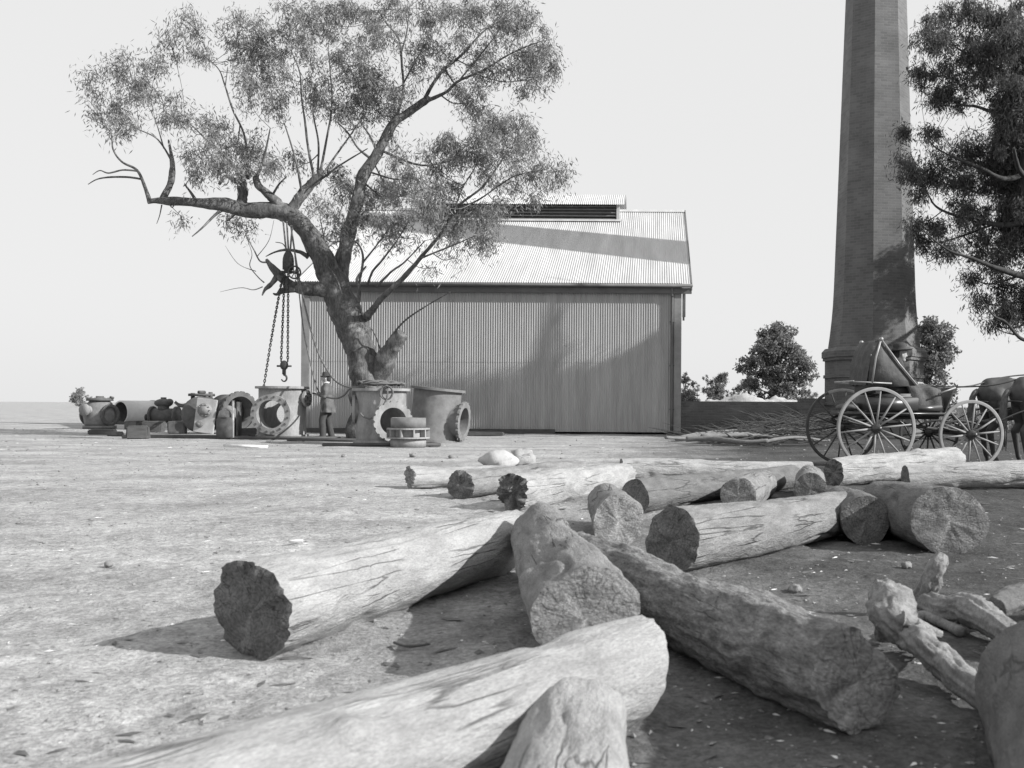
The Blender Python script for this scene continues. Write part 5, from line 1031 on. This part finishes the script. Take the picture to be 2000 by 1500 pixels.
for y in (-.45, .33):
    q.add(*tube([(.17, y, 1.93), (.46, y, 1.56), (.74, y, 1.25)], [.014] * 3, 8)); q.add(*tube([(-.26, y, 1.29), (.34, y, 1.27)], [.012] * 2, 8)); q.add(*tube([(.17, y, 1.93), (.09, y, 1.66), (.03, y, 1.26)], [.016] * 3, 8)); q.add(*cyl((.17, y - .03, 1.93), (.17, y + .03, 1.93), .025, 10))
    q.add(*tube([(-.26, y, 1.30), (-.25, y * .5, 1.30), (-.25, 0, 1.30)], [.012] * 3, 8))
build(q, 'hood_bow', M['steel'], bug)
# step, pole
q = MB(); q.add(*tube([(1.49, 0, .55), (2.2, 0, .72), (4.6, 0, .95)], [.04, .035, .025], 10)); q.add(*tube([(1.95, -.6, .70), (1.95, .6, .70)], [.028, .028], 8)); build(q, 'pole', M['wheel_dark'], bug)
# driver
def bl(v): return bug.matrix_basis @ Vector(v)
dl = bl((.52, -.02, 1.12))
drv = empty('person', 'driver in a broad brimmed hat sitting on the buggy with a rug over the knees', 'person', dl, YAW)
hc, hw = head_caps((.14, 0, .61)); tors = [((0, 0, .06), .14, (.01, 0, .22), .13), ((.02, .065, .28), .115, (.03, .075, .40), .11), ((.02, -.065, .28), .115, (.03, -.075, .40), .11), ((.03, .16, .46), .06, (.03, -.16, .46), .06), ((.045, 0, .45), .065, (.12, 0, .57), .055)]
body = hc + tors; arms = {}
for s in (1, -1):
    arms[s] = [((.03, .195 * s, .44), .056, (.10, .23 * s, .18), .045), ((.10, .23 * s, .18), .045, (.36, .11 * s, .16), .030)]
    body += arms[s] + hand_caps((.37, .105 * s, .16), (1, -.2 * s, .1), (0, 0, 1), s) + [((.03, .10 * s, .03), .09, (.46, .12 * s, .06), .065), ((.46, .12 * s, .06), .062, (.56, .12 * s, -.20), .042), ((.55, .12 * s, -.21), .04, (.70, .12 * s, -.22), .034)]
blob(body, 'body', M['skin'], drv, .0095, 3); face_bits(hw, drv)
coat = [(a, r + .028, b, k + .028) for a, r, b, k in tors[:4]]
for s in (1, -1): a = arms[s]; coat += [(a[0][0], .078, a[0][2], .067), (a[1][0], .067, Vector(a[1][0]).lerp(Vector(a[1][2]), .88), .05)]
blob(coat, 'coat', M['cloth_dark'], drv, .014, 3)
tr = []
for s in (1, -1): tr += [((.03, .10 * s, .04), .112, (.46, .12 * s, .07), .085), ((.46, .12 * s, .06), .083, (.55, .12 * s, -.18), .065)]
blob(tr, 'trousers', M['cloth_dark'], drv, .014, 3)
for s in (1, -1): blob([((.53, .12 * s, -.20), .05, (.58, .12 * s, -.21), .052), ((.58, .12 * s, -.225), .045, (.72, .125 * s, -.225), .038)], 'boot', M['leather'], drv, .012, 2)
meshobj('collar', *lathe([(.066, 0), (.070, .05), (.064, .055), (.060, 0)], 24, (.065, 0, .49), (.35, 0, 1)), M['linen'], drv)
blob([((.08, 0, .645), .090, (.06, 0, .58), .072)], 'hair', M['hair'], drv, .012, 2)
hat((.135, 0, .672), drv, 'felt', .20, .12, (-.10, 0, 1), .106)
# rug over the knees
V_ = []; n1, n2 = 22, 26
for i in range(n1):
    u = i / (n1 - 1); 
    for j in range(n2):
        v = -1 + 2 * j / (n2 - 1); x = .66 + u * .56; ay = abs(v); z = 1.265 - .10 * u ** 2 - (max(0, ay - .62) / .38) ** 1.2 * .36 - .03 * math.sin(v * 9 + u * 3) * (.3 + ay) ; y = .05 + math.copysign(min(ay, .62) / .62 * .30 + max(0, ay - .62) * .12, v) - .07 + .02 * math.sin(u * 11 + v * 5)
        V_.append((x + .02 * math.sin(v * 13), y, z))
nV = len(V_); V_ += [(x, y * .97, z - .018) for x, y, z in V_]; Fc = []
for i in range(n1 - 1):
    for j in range(n2 - 1): a = i * n2 + j; Fc += [(a, a + n2, a + n2 + 1, a + 1), (nV + a, nV + a + 1, nV + a + n2 + 1, nV + a + n2)]
bd = [j for j in range(n2)] + [i * n2 + n2 - 1 for i in range(1, n1)] + [(n1 - 1) * n2 + j for j in range(n2 - 2, -1, -1)] + [i * n2 for i in range(n1 - 2, 0, -1)]
for a, b in zip(bd, bd[1:] + bd[:1]): Fc.append((a, b, nV + b, nV + a))
o = meshobj('lap_rug', V_, Fc, M['rug'], loc=ra); o.rotation_euler = (0, 0, YAW); top(o, 'dark folded rug draped over the knees of the buggy driver', 'rug')
# parcels on the tray
for (x, y, s, lb_, mt_) in ((.78, -.2, (.30, .22, .12), 'shiny wrapped bundle on the buggy floor before the seat', 'leather'), (-.22, -.1, (.26, .5, .10), 'flat pale edged bundle on the tail of the buggy', 'cloth')):
    p = bl((x, y, .86 + s[2] / 2)); o = meshobj('bundle', *ell((0, 0, 0), (s[0] * .6, s[1] * .6, s[2] * .62), 16, 10), M[mt_], loc=p); o.rotation_euler = (0, 0, YAW); top(o, lb_, 'bundle')

# ------------------------------------------------------------------ horses
def horse(label, lx, ly, seed):
    root = empty('horse', label, 'horse', bl((lx, ly, 0)), YAW, 'pair of horses in harness')
    c = [((-.12, 0, 1.13), .225, (.15, 0, 1.17), .255), ((.15, 0, 1.15), .255, (.62, 0, 1.10), .275), ((.62, 0, 1.10), .275, (1.0, 0, 1.12), .265), ((.95, 0, 1.30), .16, (1.15, 0, 1.28), .17), ((.05, 0, 1.30), .12, (-.15, 0, 1.26), .14), ((-.2, 0, 1.18), .15, (-.3, 0, 1.16), .07),
         ((1.1, 0, 1.16), .24, (1.42, 0, 1.52), .15), ((1.42, 0, 1.52), .15, (1.66, 0, 1.76), .105), ((1.66, 0, 1.78), .105, (1.86, 0, 1.60), .085), ((1.86, 0, 1.60), .085, (2.05, 0, 1.42), .058), ((1.58, .055, 1.87), .03, (1.60, .07, 1.99), .008), ((1.58, -.055, 1.87), .03, (1.60, -.07, 1.99), .008)]
    for s in (1, -1):
        c += [((-.08, .12 * s, 1.08), .18, (.10, .13 * s, .86), .125), ((-.1, .13 * s, .98), .15, (-.12, .13 * s, .74), .085), ((.08, .13 * s, .85), .115, (-.20, .125 * s, .56), .06), ((-.20, .125 * s, .56), .06, (-.14, .125 * s, .18), .036), ((-.14, .125 * s, .18), .042, (-.09, .125 * s, .08), .04), ((-.09, .125 * s, .07), .048, (-.07, .125 * s, .03), .055),
              ((1.1, .13 * s, 1.0), .14, (1.08, .14 * s, .72), .085), ((1.08, .14 * s, .72), .08, (1.09, .14 * s, .48), .052), ((1.09, .14 * s, .48), .05, (1.08, .14 * s, .18), .034), ((1.08, .14 * s, .18), .04, (1.12, .14 * s, .08), .038), ((1.12, .14 * s, .07), .046, (1.14, .14 * s, .03), .054)]
    blob(c, 'body', M['horse'], root, .018, 4)
    tl = MB(); random.seed(seed)
    tl.add(*stube([((-.34, 0, 1.20), .035), ((-.43, 0, 1.10), .05), ((-.46, .01, .85), .06), ((-.45, 0, .55), .045), ((-.44, 0, .32), .008)], 10, 6, True, .3, 14))
    for k in range(26):
        a = random.uniform(0, 6.28); r = random.uniform(.02, .055); tl.add(*stube([((-.40, r * .3 * math.cos(a), 1.13), .008), ((-.45 + r * math.sin(a), r * math.cos(a), .8), .012), ((-.45 + r * math.sin(a), r * 1.2 * math.cos(a), random.uniform(.25, .45)), .003)], 5, 4))
    build(tl, 'tail', M['tail'], root)
    mn_ = MB()
    for k in range(30): t = k / 29; p = Vector((1.12 + .5 * t, 0, 1.42 + .46 * t)); mn_.add(*stube([(p, .02), (p + Vector((-.04, -.09, -.02)), .02), (p + Vector((-.02, -.15, -.16)), .005)], 5, 3))
    build(mn_, 'mane', M['tail'], root)
    hr = MB()
    th = np.linspace(0, 2 * math.pi, 33); hr.add(*tube([Vector((.72, .285 * math.cos(a), 1.10 + .285 * math.sin(a))) for a in th], [.018] * 33, 6, False))
    hr.add(*tube([Vector((1.2 + .18 * math.sin(a), .235 * math.cos(a), 1.24 + .28 * math.sin(a))) for a in th], [.045] * 33, 8, False))
    for s in (1, -1): hr.add(*stube([((1.2, .25 * s, 1.10), .014), ((.6, .30 * s, 1.02), .014), ((.0, .29 * s, .92), .014), ((-.30, .24 * s, .86), .014), ((-.62, .18 * s, .72), .012)], 6, 5))
    hr.add(*tube([Vector((-.36 + .05 * abs(math.cos(a)), .27 * math.cos(a), 1.0 + .02 * math.sin(a))) for a in np.linspace(0, math.pi, 13)] , [.014] * 13, 6, False))
    build(hr, 'harness', M['leather'], root)
    return root
horse('dark horse nearer the camera, tail and rump at the right edge of the picture', 2.62, -.42, 1)
horse('dark horse on the far side of the pair, its rump showing behind the front wheel', 2.55, .45, 2)
for (y0, y1, lb_) in ((-.02, -.42, 'rein running from the driver to the nearer horse'), (.12, .45, 'rein running from the driver to the farther horse')):
    c = [bl(v) for v in ((.92, -.02 + y0, 1.30), (1.3, y0 * 1.5, 1.24), (2.0, y1 * .8, 1.26), (2.7, y1, 1.42), (3.7, y1, 1.52), (4.4, y1 + .1, 1.7))]; b0 = Vector(c[0]); V_, F_ = stube([(p - b0, .012) for p in c], 6, 8); top(meshobj('rein', V_, F_, M['leather'], loc=b0), lb_, 'rein', 'reins of the pair')
